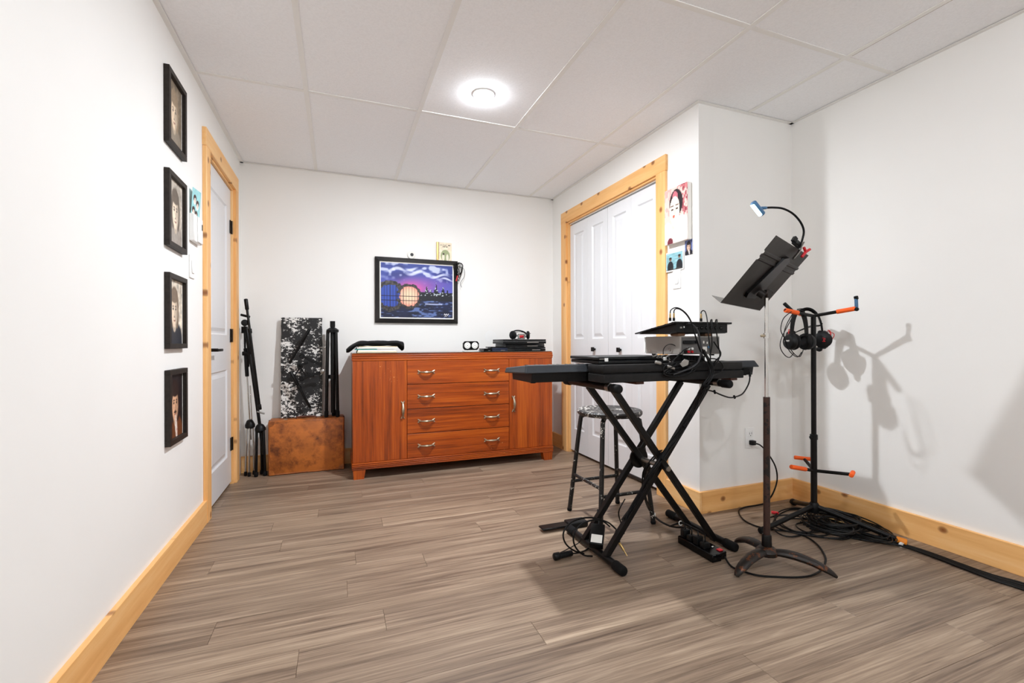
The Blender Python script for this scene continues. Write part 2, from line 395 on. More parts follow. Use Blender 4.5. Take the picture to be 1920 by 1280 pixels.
# --- door casings
def casing(name, xw, sgn, op, cw, th, label, jamb):
    a, b, t = op; r = thing(name, label, 'door casing', (xw, (a + b) / 2, 0), kind='structure')
    X0, X1 = sorted((xw, xw + sgn * th))
    part('casing_board', MB().box(X0, X1, a - cw, a, 0, t, .002), 'pine_z', r, 0)
    part('casing_board', MB().box(X0, X1, b, b + cw, 0, t, .002), 'pine_z', r, 0)
    part('casing_board', MB().box(X0, X1, a - cw - .004, b + cw + .004, t, t + .1, .002), 'pine_y', r, 0)
    J0, J1 = sorted((xw + sgn * .002, xw - sgn * .105))
    for (y0, y1, z0, z1, m) in ((a, a + .012, 0, t - .012, 'pine_z'), (b - .012, b, 0, t - .012, 'pine_z'), (a, b, t - .012, t, 'pine_y')):
        part('jamb', MB().box(J0, J1, y0, y1, z0, z1), m, r, 0)
    return r
casing('trim_1', XL, 1, D1, .083, .021, 'pine casing around the white door in the left wall', True)
casing('trim_2', XC, -1, D2, .09, .019, 'pine casing around the white closet doors', True)
# --- moulded doors
def panel_mb(xf, s, y0, y1, z0, z1):
    mb = MB(); rings = [(0, 0), (.009, -.009), (.02, -.009), (.042, -.002)]; vs = []; fs = []
    for (i, d) in rings: vs += [(xf + s * d, y0 + i, z0 + i), (xf + s * d, y1 - i, z0 + i), (xf + s * d, y1 - i, z1 - i), (xf + s * d, y0 + i, z1 - i)]
    for k in range(len(rings) - 1): fs += [(k * 4 + j, k * 4 + (j + 1) % 4, k * 4 + 4 + (j + 1) % 4, k * 4 + 4 + j) for j in range(4)]
    n = (len(rings) - 1) * 4; fs.append((n, n + 1, n + 2, n + 3)); return mb.add(vs, fs)
def leaf(parent, xf, s, y0, y1, z0, z1, panels, name='door_leaf', th=.034):
    """stiles and rails around the panel holes (panels share the same y range, stacked in z)"""
    a, b = sorted((xf, xf - s * th)); py0, py1 = panels[0][0], panels[0][1]; mb = MB()
    mb.box(a, b, y0, py0, z0, z1); mb.box(a, b, py1, y1, z0, z1); zs = [z0] + [q for p in panels for q in (p[2], p[3])] + [z1]
    for k in range(0, len(zs), 2): mb.box(a, b, py0, py1, zs[k], zs[k + 1])
    mb.box(*sorted((xf - s * .012, xf - s * th)), py0, py1, z0 + .01, z1 - .01)
    o = part(name, mb, 'door_white', parent, 0)
    for p in panels: part('panel', panel_mb(xf, s, *p), 'door_white', o, 0)
    return o
d1 = thing('door_1', 'white moulded two-panel door with black lever handle', 'door', (XL - .02, 3.33, 0), kind='structure')
ya, yb_ = D1[0] + .015, D1[1] - .015; xf = XL - .012
leaf(d1, xf, 1, ya, yb_, .018, D1[2] - .016, [(ya + .115, yb_ - .115, .21, .80), (ya + .115, yb_ - .115, 1.03, 1.90)])
for hz in (.28, 1.03, 1.78): part('hinge', MB().box(xf + .001, xf + .006, yb_ - .03, yb_ + .006, hz - .045, hz + .045).cyl((xf + .009, yb_ + .008, hz - .046), (xf + .009, yb_ + .008, hz + .046), .006), 'black_metal', d1)
h = part('door_handle', MB().box(xf, xf + .008, ya + .035, ya + .09, .905, .965, .003).cyl((xf, ya + .062, .937), (xf + .05, ya + .062, .937), .0095), 'black_metal', d1)
part('lever', MB().box(xf + .04, xf + .054, ya + .05, ya + .175, .928, .944, .004), 'black_metal', h)
part('latch', MB().box(xf, xf + .004, ya + .03, ya + .055, .868, .895, .002), 'plastic_white', d1)
cx = XC + .022; ym = (D2[0] + D2[1]) / 2
def closet(name, y0, y1, label, ky):
    r = thing(name, label, 'closet door', (cx, (y0 + y1) / 2, 0), kind='structure'); yh = (y0 + y1) / 2
    for a, b in ((y0, yh - .0006), (yh + .0006, y1)):
        i = .066; leaf(r, cx, -1, a, b, .022, D2[2] - .032, [(a + i, b - i, .215, .80), (a + i, b - i, 1.005, 1.925)])
    k = part('knob', MB().box(cx - .031, cx - .018, ky - .017, ky + .017, .902, .936, .002), 'black_metal', r)
    part('knob_stem', MB().cyl((cx - .02, ky, .919), (cx, ky, .919), .0085), 'black_metal', k)
    return r
closet('door_2', ym + .002, D2[1] - .014, 'far white bifold closet door nearest the dresser', ym + .19)
closet('door_3', D2[0] + .014, ym - .002, 'near white bifold closet door behind the keyboard', ym - .17)
trk = solo('trim_3', MB().box(cx - .004, cx + .03, D2[0] + .012, D2[1] - .012, D2[2] - .02, D2[2] - .0125), 'rail_white', 'white sliding track above the closet doors', 'track', kind='structure', smooth=0)
# --- recessed ceiling lamps and the added fill lights behind the camera
for n, (lx, ly, lw, dr_, _e) in enumerate(POTS):
    lab = 'round glowing ceiling light in a tile near the dresser' if n == 0 else ['', 'round ceiling light above the camera', 'unseen round fill light added on the right behind the camera', 'unseen round fill light added farthest behind the camera'][n]
    r = thing('recessed_light', lab, 'ceiling light', (lx, ly, ZC), group='recessed ceiling lights')
    part('trim_ring', MB().lathe((lx, ly, ZC + .004), (0, 0, -1), [(.058, 0), (.059, .0045), (.056, .0055), (.050, .005), (.049, .003)], 40), 'plastic_white', r)
    part('lens', MB().lathe((lx, ly, ZC + .001), (0, 0, -1), [(.048, 0), (.048, dr_ * .18), (.045, dr_ * .47), (.036, dr_ * .76), (.02, dr_ * .95), (0.0, dr_)], 20), 'pot_glow_%d' % n, r)  # lens bulges below the ceiling, shaped to throw light sideways
    if lw:
        L = bpy.data.lights.new('lamp', 'AREA'); L.shape = 'DISK'; L.size = .085; L.energy = lw; L.color = LAMP_COL
        lo = bpy.data.objects.new('lamp', L); COL.objects.link(lo); lo.parent = r; lo.location = (0, 0, -dr_ - .001)

# ================================================================== LEFT WALL
def portrait(bg, skin, hair, cloth, seed, hairline=.62, beard=False, sepia=False, scarf=None, shift=0.0, side=0):
    def fn(X, Y):
        n = vnoise(X, Y, 9, seed); n2 = vnoise(X, Y, 30, seed + 1); k = (.8 + .35 * n + .12 * (n2 - .5))[..., None]
        c = np.ones(X.shape + (3,)) * np.array(bg, float) * k
        cx = .47 + shift
        c = lay(c, ell(X, Y, cx, .05, .52, .30), cloth)                       # shoulders
        c = lay(c, ell(X, Y, cx, .60, .28, .30), hair)                        # hair mass
        c = lay(c, ell(X, Y, cx - .17, .44, .11, .2), hair); c = lay(c, ell(X, Y, cx + .17, .44, .11, .2), hair)
        c = lay(c, ell(X, Y, cx, .32, .12, .14), [s * .82 for s in skin])      # neck
        f = ell(X, Y, cx, .50, .205, .245, .1); c = lay(c, f, skin)
        c = lay(c, f * np.clip((X - cx - .02 + side) * 6, 0, .45), [s * .55 for s in skin])
        c = lay(c, ell(X, Y, cx, .76, .24, .12) * (Y > hairline), hair)
        for ex in (-.085, .085):
            c = lay(c, ell(X, Y, cx + ex, .545, .045, .016), [s * .28 for s in skin]); c = lay(c, ell(X, Y, cx + ex, .585, .058, .011), [h * .8 for h in hair])
        c = lay(c, ell(X, Y, cx + .015, .47, .022, .07), [s * .8 for s in skin]); c = lay(c, ell(X, Y, cx, .42, .04, .012), [s * .5 for s in skin])
        c = lay(c, ell(X, Y, cx, .365, .062, .013), [skin[0] * .62, skin[1] * .4, skin[2] * .4])
        if beard: c = lay(c, ell(X, Y, cx, .395, .085, .016), [h * .9 for h in hair])
        if scarf: c = lay(c, ell(X + .2 * (Y - .2), Y, cx + .05, .16, .075, .2), scarf); c = lay(c, (ell(X + .2 * (Y - .2), Y, cx + .05, .16, .075, .2)) * (vnoise(X, Y, 40, 5) > .6) * .5, (190, 120, 110))
        edge = (X > .965) ; c = lay(c, edge * 1.0, (238, 236, 230))
        return c * (.93 + .14 * n2)[..., None]
    return fn
FZ = [(1.830, 2.155, 'top of four, sepia long-haired portrait', portrait((132, 118, 100), (232, 210, 182), (150, 130, 106), (140, 128, 112), 11, sepia=True)),
      (1.392, 1.719, 'second from top, pale sepia close-up', portrait((196, 186, 172), (238, 218, 194), (104, 92, 80), (160, 150, 140), 21, shift=.06)),
      (.953, 1.278, 'third from top, pale portrait over dark clothes', portrait((220, 208, 190), (236, 214, 188), (120, 100, 80), (40, 42, 50), 31, shift=-.03)),
      (.538, .862, 'lowest, moustached portrait with pale scarf', portrait((34, 28, 30), (226, 176, 140), (44, 30, 26), (110, 62, 34), 41, beard=True, scarf=(232, 224, 212)))]
for (z0, z1, lab, fn) in FZ:
    y0, y1, fx = 2.315, 2.556, XL + .0215; bw = .022
    r = thing('picture_frame', 'black framed photo on the left wall, ' + lab, 'picture frame', (XL, (y0 + y1) / 2, z0), group='four black framed portraits on the left wall')
    for a in ((y0, y1, z1 - bw, z1), (y0, y1, z0, z0 + bw), (y0, y0 + bw, z0 + bw, z1 - bw), (y1 - bw, y1, z0 + bw, z1 - bw)):
        part('frame_bar', MB().box(XL + .0005, fx, *a, .0008), 'frame_black', r, 0)
    part('back_panel', MB().box(XL + .0005, XL + .005, y0 + bw, y1 - bw, z0 + bw, z1 - bw), 'black_soft', r, 0)
    mb, ink = print_sheet((XL + .0065, y0 + bw, z0 + bw), (0, 1, 0), (0, 0, 1), y1 - y0 - 2 * bw, z1 - z0 - 2 * bw, fn, 56, 80)
    part('photo', mb, 'print', r, 0, colors=ink)
# thermostat with a pale blue card tucked behind it
tz0, tz1 = 1.484, 1.62; ty0, ty1 = 2.665, 2.80
r = thing('thermostat', 'white wall thermostat beside the pine door casing', 'thermostat', (XL, 2.73, tz0))
part('body', MB().box(XL, XL + .022, ty0, ty1, tz0, tz1, .003), 'plastic_white', r)
part('cover', MB().box(XL + .022, XL + .027, ty0 + .05, ty1 - .003, tz0 + .004, tz1 - .004, .002), 'plastic_white', r)
part('slider', MB().box(XL + .027, XL + .029, ty1 - .022, ty1 - .012, tz0 + .075, tz0 + .105), 'dark_grey', r, label='small dark slot')
def card(X, Y):
    c = np.ones(X.shape + (3,)) * np.array((158, 214, 218.)) * (.94 + .1 * vnoise(X, Y, 8, 3))[..., None]
    for (a, b) in ((.34, .66), (.66, .52), (.26, .26), (.58, .16)):
        c = lay(c, ell(X, Y, a, b - .07, .15, .12), (238, 238, 234)); c = lay(c, ell(X, Y, a, b + .03, .17, .11), (62, 44, 42)); c = lay(c, ell(X, Y, a + .02, b - .04, .1, .085), (236, 214, 200))
    return c
mb, ink = print_sheet((XL + .006, 2.668, 1.60), (.12, .993, 0), (.06, 0, .998), .10, .15, card, 40, 56)
solo('greeting_card', mb, 'print', 'pale blue card with small dark-haired cartoon heads above the thermostat', 'card', colors=ink, smooth=0)
r = thing('light_switch', 'white light switch on the left wall below the thermostat', 'light switch', (XL, 2.70, 1.3))
part('plate', MB().box(XL, XL + .006, 2.66, 2.735, 1.30, 1.415, .002), 'plastic_white', r); part('rocker', MB().box(XL + .006, XL + .010, 2.682, 2.714, 1.325, 1.39, .002), 'plastic_white', r)

# ================================================================== BACK WALL
px0, px1, pz0, pz1, fw = .287, .985, 1.143, 1.690, .036
r = thing('framed_painting', 'black framed painting of a blue and pink waterside city at dusk', 'painting', ((px0 + px1) / 2, YB, pz0))
yf = YB - .032
for poly in ([(px0, pz0), (px1, pz0), (px1 - fw, pz0 + fw), (px0 + fw, pz0 + fw)], [(px0, pz1), (px1, pz1), (px1 - fw, pz1 - fw), (px0 + fw, pz1 - fw)],
             [(px0, pz0), (px0, pz1), (px0 + fw, pz1 - fw), (px0 + fw, pz0 + fw)], [(px1, pz0), (px1, pz1), (px1 - fw, pz1 - fw), (px1 - fw, pz0 + fw)]):
    n = 4; A = [Vector((a, YB - .001, b)) for a, b in poly]; dep = [.022, .022, .032, .032] if poly[0][0] != px0 or poly[1][1] == poly[0][1] else [.022, .022, .032, .032]
    B = [Vector((a, YB - dd, b)) for (a, b), dd in zip(poly, dep)]
    part('frame_bar', MB().add(A + B, [(0, 1, 2, 3), (4, 5, 6, 7)] + [(i, (i + 1) % 4, 4 + (i + 1) % 4, 4 + i) for i in range(4)]), 'paint_frame', r, 0)
def citypaint(X, Y):
    N = lambda f, s, ax=1.0: vnoise(X * ax, Y, f, s)
    c = np.ones(X.shape + (3,)); up = np.clip((Y - .45) / .55, 0, 1)[..., None]
    c = np.array((92, 96, 190.)) * (1 - up) + np.array((44, 62, 140.)) * up; c = c * np.ones(X.shape + (3,))
    c = lay(c, np.clip((N(5, 2, .7) * .6 + N(13, 3, .6) * .4 - .45) * 2.2, 0, .9), (24, 34, 96))
    pinkd = np.exp(-(((X - .44) / .20) ** 2 + ((Y - .56) / .12) ** 2)); c = lay(c, pinkd * 1.2, (226, 92, 160))
    c = lay(c, np.exp(-(((X - .62) / .3) ** 2 + ((Y - .63) / .12) ** 2)) * .55, (150, 90, 180))
    cl = np.clip((vnoise(X * .45, Y, 14, 8) * .6 + vnoise(X, Y, 22, 9) * .4 - .56) * 6, 0, 1) * np.clip((Y - .6) * 5, 0, 1); c = lay(c, cl * .85, (214, 222, 246))
    for (a, b, rx, ry) in ((.22, .86, .14, .028), (.48, .82, .13, .03), (.78, .78, .13, .022), (.9, .72, .08, .018), (.42, .9, .07, .025)): c = lay(c, ell(X, Y + .03 * np.sin(X * 20), a, b, rx, ry, .9) * .85, (226, 232, 250))
    wat = Y < .42; wc = np.array((20, 26, 52.)) * (.7 + .7 * N(9, 12))[..., None]
    st = np.clip((vnoise(X * .18, Y, 46, 14) * .6 + vnoise(X * .5, Y, 60, 15) * .4 - .55) * 5, 0, .8); wc = lay(wc, st, (112, 136, 196))
    c = np.where(wat[..., None], wc, c)
    c = lay(c, (np.abs(Y - .27) < .012) * (np.abs(X - .72) < .12) * .7, (200, 208, 236))
    sk = .42 + .06 + .05 * (vnoise(X, X * 0, 34, 20) > .55) + .09 * (np.abs(X - .757) < .006) + .05 * (np.abs(X - .757) < .02) + .05 * (np.abs(X - .63) < .018) + .05 * (np.abs(X - .85) < .02)
    city = (X > .52) & (Y < sk) & (Y > .33); c = np.where(city[..., None], np.array((22, 24, 34.)), c)
    c = lay(c, (city & (vnoise(X, Y, 58, 22) > .68) & (Y > .42)) * .9, (196, 208, 214))
    def ring(c, a, b, R, rt, fill, barcol):
        d = np.sqrt(((X - a) / R) ** 2 + ((Y - b) / (R * 1.32)) ** 2) + .12 * (vnoise(X, Y, 34, 33) - .5); ins = d < 1
        if fill is not None: c = np.where((d < rt)[..., None], fill, c)
        bars = ins & ((np.abs(((X - a) * 26) % 1 - .5) > .42) | (np.abs(Y - b) < .008) | (np.abs(Y - b + .075) < .006)); c = np.where(bars[..., None], np.array((26, 20, 30.)), c)
        rg = (d < 1.0) & (d > rt) & (np.abs(Y - b) > .05); sp = (vnoise(X, Y, 60, 30))
        return np.where(rg[..., None], np.array((44, 40, 42.)) + 70 * (sp[..., None] - .35) * np.array((1, .95, .8)), c)
    c = ring(c, .135, .40, .205, .72, np.array((52, 78, 170.)) * np.ones(c.shape), 0)
    c = ring(c, .385, .40, .17, .78, np.array((250, 214, 180.)) * np.ones(c.shape) + (np.sqrt(((X - .385) / .16) ** 2 + ((Y - .4) / .2) ** 2)[..., None] ** 3) * np.array((0, -90, -70.)), 0)
    sg = (np.abs(Y - .085 - .012 * np.sin(X * 240)) < .009) & (X > .86) & (X < .93) | (np.abs(Y - .055) < .004) & (X > .865) & (X < .90); c = lay(c, sg * .95, (240, 240, 244))
    bd = (X < .016) | (X > .984) | (Y < .02) | (Y > .98); return np.where(bd[..., None], np.array((244, 242, 238.)), c)
part('backing', MB().box(px0 + fw - .004, px1 - fw + .004, YB - .02, YB - .002, pz0 + fw - .004, pz1 - fw + .004), 'black_soft', r, 0)
mb, ink = print_sheet((px0 + fw, YB - .0215, pz0 + fw), (1, 0, 0), (0, 0, 1), px1 - px0 - 2 * fw, pz1 - pz0 - 2 * fw, citypaint, 220, 170)
part('canvas', mb, 'print', r, 0, label='blue and pink painted dusk skyline over water', colors=ink)
dc = py(920, 631, YB - .001)
solo('round_decal', MB().lathe((dc.x, YB, dc.z), (0, -1, 0), [(.055, 0), (.055, .0008), (.048, .0012), (.02, .0008), (.016, .0014), (0, .0014)], 32), 'plastic_white', 'faint pale round decal on the back wall above the dresser', 'decal')
# small round badge and little card standing on the frame
zt = pz1 + .0005
r = thing('round_badge', 'small white round badge with grey centre standing on the painting frame', 'badge', (.586, YB - .012, zt))
part('disc', MB().lathe((.586, YB - .006, zt + .032), (0, -1, 0), [(.031, 0), (.033, .003), (.031, .006), (0, .0062)], 32), 'white_paper', r)
part('centre', MB().lathe((.590, YB - .0123, zt + .034), (0, -1, 0), [(.014, 0), (.014, .0006), (0, .0007)], 24), 'dark_grey', r)
def littlebook(X, Y):
    c = np.ones(X.shape + (3,)) * np.array((236, 222, 196.)) * (.95 + .1 * vnoise(X, Y, 12, 4))[..., None]
    c = lay(c, ell(X, Y, .5, .26, .36, .34, .05), (150, 160, 118)); c = lay(c, ell(X, Y, .34, .16, .1, .2), (230, 222, 200)); c = lay(c, ell(X, Y, .66, .16, .1, .2), (230, 222, 200)); c = lay(c, ell(X, Y, .36, .36, .07, .06), (70, 60, 48))
    for (yy, a, b) in ((.86, .08, .92), (.76, .3, .7)): c = lay(c, (np.abs(Y - yy) < .03) * (X > a) * (X < b) * (vnoise(X, Y, 26, 9) > .42) * .9, (80, 72, 60))
    return c
r = thing('small_book', 'small cream booklet with green arch standing on the painting frame', 'book', (.87, YB - .02, zt))
part('pages', MB().box(.818, .932, YB - .02, YB - .006, zt, zt + .155, .001), 'white_paper', r, 0)
part('spine', MB().box(.800, .818, YB - .019, YB - .005, zt, zt + .158, .001), 'gold', r, 0); part('bookmark', MB().box(.8165, .820, YB - .0225, YB - .0205, zt + .01, zt + .157), 'leather_brown', r, 0)
mb, ink = print_sheet((.820, YB - .0206, zt), (1, 0, 0), (0, 0, 1), .112, .155, littlebook, 44, 56); part('cover', mb, 'print', r, 0, colors=ink)
# earphone cord bundle hung on the frame corner
mb = MB(); R0 = random.Random(3); cc = Vector((.985, YB - .045, 1.66))
for k in range(7):
    w_, h_ = R0.uniform(.012, .03), R0.uniform(.05, .085); o = cc + Vector((R0.uniform(-.015, .02), R0.uniform(-.008, .008), -h_ * .8))
    mb.tube(smooth_path([o + Vector((w_ * math.cos(a) + .01 * math.sin(2 * a), .004 * math.sin(3 * a), h_ * math.sin(a))) for a in [i * math.pi / 4 for i in range(8)]], 4, True), .0022, 6, True)
mb.tube(smooth_path([cc + Vector((.0, 0, -.02)), cc + Vector((.05, 0, -.04)), cc + Vector((.055, 0, -.1)), cc + Vector((.02, 0, -.16)), cc + Vector((.03, 0, -.2))]), .0018, 6)
e = solo('earphones', mb, 'cable_black', 'tangled black earphone cord hanging on the painting corner', 'earphones')
part('plug', MB().rod(cc + Vector((-.008, -.008, -.10)), cc + Vector((-.022, -.008, -.15)), .006), 'red_plastic', e, label='red plug')

# ================================================================== DRESSER
dx0, dx1, dy0, dy1 = .096, 1.670, 3.440, 3.912
dr = thing('dresser', 'reddish mahogany dresser with four drawers between two cupboard doors', 'dresser', ((dx0 + dx1) / 2, (dy0 + dy1) / 2, 0))
part('carcass', MB().box(dx0 + .004, dx1 - .004, dy0 + .02, dy1, .10, .85, .002), 'mahogany_z', dr, 0)
mb = MB().box(dx0 - .002, dx1 + .002, dy0 - .002, dy1, .893, .899, .002)
for k, (zz, o) in enumerate(((.884, .004), (.868, .006), (.853, .004))):
    mb.box(dx0 - o, dx1 + o, dy0 - o, dy1, zz - .0085, zz + .0085, .0055)
part('top_moulding', mb, 'mahogany_x', dr, 40)
part('glass_top', MB().box(dx0 + .002, dx1 - .002, dy0 + .002, dy1 - .004, .899, .903, .001), 'glass_dark', dr, 0)
mb = MB()
for k in range(4): mb.box(dx0 - .006, dx1 + .006, dy0 - .008, dy1, .066 + k * .0125, .078 + k * .0125, .0045)
part('base_moulding', mb, 'mahogany_x', dr, 40)
for (fx_, sg) in ((dx0, 1), (dx1, -1)):
    for (a, b) in ((dy0 - .004, dy0 + .05), (dy1 - .05, dy1)):
        part('foot', MB().prism([(fx_, a, .067), (fx_ + sg * .088, a, .067), (fx_ + sg * .076, a, 0), (fx_ + sg * .006, a, 0)], (0, b - a, 0)), 'mahogany_z', dr, 0)
def bow_handle(c, ax, length=.128):
    """cast bow handle with fish-tail ends; ax = direction along the handle, stands out towards -y"""
    c = Vector(c); ax = Vector(ax).normalized(); side = ax.cross(Vector((0, -1, 0))); out = Vector((0, -1, 0)); L = length / 2; pts = []; rr = []
    for i in range(13):
        t = -1 + 2 * i / 12; pts.append(c + ax * (t * L * .86) + out * (.006 + .024 * (1 - abs(t) ** 2.4))); rr.append(.0055 + .006 * (1 - abs(t)))
    mb = MB().tube(pts, rr, 8, flat=.75)
    for s in (-1, 1):
        for q in (-1, 1):
            a = c + ax * (s * L * .7) + out * .004; b = c + ax * (s * L) + side * (q * .012) + out * .003; mb.tube([a, b], [.006, .004], 6)
        mb.prism([c + ax * (s * L * .66) + side * .005 + out * .0005, c + ax * (s * L) + side * .014 + out * .0005, c + ax * (s * L * .9) + out * .0005, c + ax * (s * L) - side * .014 + out * .0005, c + ax * (s * L * .66) - side * .005 + out * .0005], out * .004)
    return mb
dzs = [(.117, .297), (.300, .482), (.485, .664), (.667, .846)]
for (a, b) in dzs:
    d = part('drawer', MB().box(.4795, 1.2845, dy0, dy0 + .02, a + .001, b - .001, .0014), 'mahogany_x', dr, 0); zc = (a + b) / 2
    for hx in (.620, 1.138): part('drawer_handle', bow_handle((hx, dy0, zc), (1, 0, 0)), 'brass_aged', d, label='aged metal bow handle')
for (a, b, hx, nm) in ((dx0, .4775, .446, 'l'), (1.2865, dx1, 1.322, 'r')):
    d = part('cupboard_door', MB().box(a + .001, b - .0005, dy0, dy0 + .02, .1175, .846, .0014), 'mahogany_z', dr, 0)
    part('door_handle', bow_handle((hx, dy0, .481), (0, 0, 1)), 'brass_aged', d, label='aged metal bow handle, upright')
# ---- on the dresser, left: paper pile under a black bag
zt = .9035
books = [(.130, .412, .0105, 'cream_paper', 'cream pad at the bottom of the pile on the dresser'), (.135, .405, .0105, 'white_paper', 'white pad second from the bottom of the pile on the dresser'),
         (.118, .27, .0075, 'teal_cover', 'thin teal booklet poking out of the pile on the dresser'), (.128, .418, .0105, 'white_paper', 'thick white pad on top of the pile on the dresser'), (.14, .415, .0075, 'cream_paper', 'cream notebook just under the black bag on the dresser')]
z = zt
for i, (a, b, hgt, m, lab) in enumerate(books):
    solo('notebook', MB().box(a, b, 3.485 + .006 * (i % 3), 3.70 + .006 * (i % 2), z, z + hgt, .001), m, lab, 'notebook', group='paper pile on the dresser', smooth=0); z += hgt + .0004
mb = MB(); nx, ns = 26, 16
for i in range(nx):
    t = i / (nx - 1); x = .058 + .405 * t
    lo = max(zt + .001, z + .001 - max(0, (.13 - x)) * .9 - max(0, (x - .425)) * 1.0)
    up_ = z + .040 * min(1, (t / .22)) ** .6 * (1 if t < .9 else 1 - (t - .9) * 2.4) - max(0, .16 - x) * .22
    up_ = max(up_, lo + .006 + .02 * min(1, 8 * t))
    for k in range(ns):
        a = 2 * math.pi * k / ns; yy = 3.592 - .118 * math.cos(a) * (1 + .05 * math.sin(9 * t)); s = math.sin(a)
        zz = (lo + up_) / 2 + (up_ - lo) / 2 * math.copysign(abs(s) ** .6, s) + .0025 * math.sin(17 * t + 3 * a); mb.v.append(Vector((x, yy, max(zz, zt + .0008))))
for i in range(nx - 1):
    for k in range(ns): mb.f.append((i * ns + k, i * ns + (k + 1) % ns, (i + 1) * ns + (k + 1) % ns, (i + 1) * ns + k))
mb.f += [tuple(range(ns)), tuple(range((nx - 1) * ns, nx * ns))]
solo('cloth_bag', mb, 'black_soft', 'black cloth bag slumped over the paper pile on the dresser', 'bag', smooth=60)
# ---- twin dial meter
r = thing('twin_dial_meter', 'small black stand with two white round dials on the dresser', 'meter', (1.0, 3.58, zt))
c0 = py(868.5, 640, 3.58); c1 = py(898, 655, 3.58); xm = (c0.x + c1.x) / 2; hw = (c1.x - c0.x) / 2; zb, ztp = zt + .012, c0.z + .002
mb = MB().prism([(xm - hw, 3.58, zb + .02), (xm - hw + .014, 3.58, zb), (xm + hw - .014, 3.58, zb), (xm + hw, 3.58, zb + .02), (xm + hw, 3.58, ztp - .016), (xm + hw - .014, 3.58, ztp), (xm - hw + .014, 3.58, ztp), (xm - hw, 3.58, ztp - .016)], (0, .02, 0))
part('housing', mb, 'black_gloss', r, 0)
for s in (-1, 1):
    d = part('dial', MB().lathe((xm + s * .031, 3.58, (zb + ztp) / 2 + .001), (0, -1, 0), [(.026, 0), (.026, .002), (.024, .003), (0, .0032)], 28), 'white_paper', r)
    part('scale', MB().lathe((xm + s * .031, 3.5769, (zb + ztp) / 2 + .001), (0, -1, 0), [(.0165, -.0003), (.0172, .0004), (.0186, -.0003)], 24), 'dark_grey', d); part('needle', MB().lathe((xm + s * .031, 3.577, (zb + ztp) / 2 + .001), (0, -1, 0), [(.003, 0), (.002, .002), (0, .0022)], 10), 'black_gloss', d)
part('foot', MB().box(xm - hw + .004, xm + hw - .004, 3.565, 3.62, zt, zt + .004, .0015).box(xm - .03, xm + .03, 3.585, 3.60, zt + .003, zb + .003), 'white_paper', r, 0)
# ---- right: pile of black electronics
def flat_box(name, u0, u1, v0, v1, yfr, dep, mat, lab, cat, zb_, zt_, edge=True):
    a = py(u0, v1, yfr); b = py(u1, v0, yfr)
    r = thing(name, lab, cat, ((a.x + b.x) / 2, yfr + dep / 2, zb_), group='black electronics piled on the dresser')
    part('body', MB().box(a.x, b.x, yfr, yfr + dep, zb_, zb_ + (zt_ - zb_) * .56, .002), mat, r); part('lid', MB().box(a.x + .001, b.x - .001, yfr + .001, yfr + dep, zb_ + (zt_ - zb_) * .6, zt_, .002), mat, r)
    part('port_strip', MB().box(a.x + (b.x - a.x) * .55, b.x - (b.x - a.x) * .18, yfr - .0006, yfr + .001, zb_ + (zt_ - zb_) * .2, zb_ + (zt_ - zb_) * .4), 'steel', r, 0); return r
ys = 3.50; Z = zt
flat_box('laptop', 966, 1023, 649, 657, ys, .27, 'black_plastic', 'thick closed black laptop at the bottom of the dresser pile', 'laptop', Z, Z + .034)
flat_box('laptop', 948, 1021, 642, 649, ys + .01, .26, 'black_plastic', 'closed black laptop in the middle of the dresser pile', 'laptop', Z + .0345, Z + .062)
flat_box('laptop', 943.5, 1024, 633, 642, ys - .004, .27, 'black_plastic', 'closed black laptop on top of the dresser pile', 'laptop', Z + .0625, Z + .098)
flat_box('media_box', 907, 922, 651, 658, ys + .02, .14, 'black_gloss', 'small black box at the left end of the dresser pile', 'box', Z, Z + .024)
flat_box('media_box', 923, 952, 652, 659, ys + .02, .13, 'dark_blue', 'flat dark blue box lying on the dresser beside the laptops', 'box', Z, Z + .028)
a = py(920, 648, ys + .02); b = py(962, 648, ys + .02)
solo('tablet', MB().box(a.x, b.x - .03, ys + .022, ys + .16, Z + .0285, Z + .038, .002).xf(Matrix.Identity(4)), 'black_gloss', 'thin black tablet lying on the dark blue box on the dresser', 'tablet')
# ---- headset lying on top
def circle(c, ux, uy, r, n=20, a0=0, a1=2 * math.pi, ry=None):
    c, ux, uy = Vector(c), Vector(ux), Vector(uy); ry = ry or r
    return [c + ux * (r * math.cos(a0 + (a1 - a0) * i / n)) + uy * (ry * math.sin(a0 + (a1 - a0) * i / n)) for i in range(n + 1)]
hz = Z + .0985; hc = py(976, 630, 3.60)
r = thing('headset', 'small black and white headset with red patch on the laptop pile', 'headset', (hc.x, 3.6, hz))
part('headband', MB().tube(circle((hc.x, 3.62, hz + .03), (1, 0, 0), (0, .55, .6), .078, 18, 0, math.pi), .006, 8).tube(circle((hc.x, 3.60, hz + .012), (1, 0, 0), (0, .9, .25), .076, 18, 0, math.pi), .005, 8), 'black_plastic', r)
for s in (-1, 1):
    cp = part('ear_cup', MB().lathe((hc.x + s * .07, 3.60, hz + .036), (s * .85, -.5, 0), [(.018, -.012), (.034, -.010), (.036, .004), (.026, .012), (0, .013)], 22), 'black_plastic', r)
part('inner_pad', MB().box(hc.x - .035, hc.x + .03, 3.565, 3.585, hz + .002, hz + .048, .006), 'receiver_silver', r); part('red_patch', MB().box(hc.x - .022, hc.x + .015, 3.5635, 3.566, hz + .012, hz + .034, .001), 'red_plastic', r, 0)
part('cord', MB().tube(smooth_path([(hc.x + .05, 3.57, hz + .004), (hc.x + .02, 3.55, hz + .05), (hc.x - .03, 3.55, hz + .062), (hc.x - .08, 3.56, hz + .05), (hc.x - .092, 3.57, hz + .01), (hc.x - .04, 3.55, hz + .004), (hc.x + .03, 3.555, hz + .035), (hc.x + .08, 3.57, hz + .05)], 5), .0022, 6), 'cable_black', r)

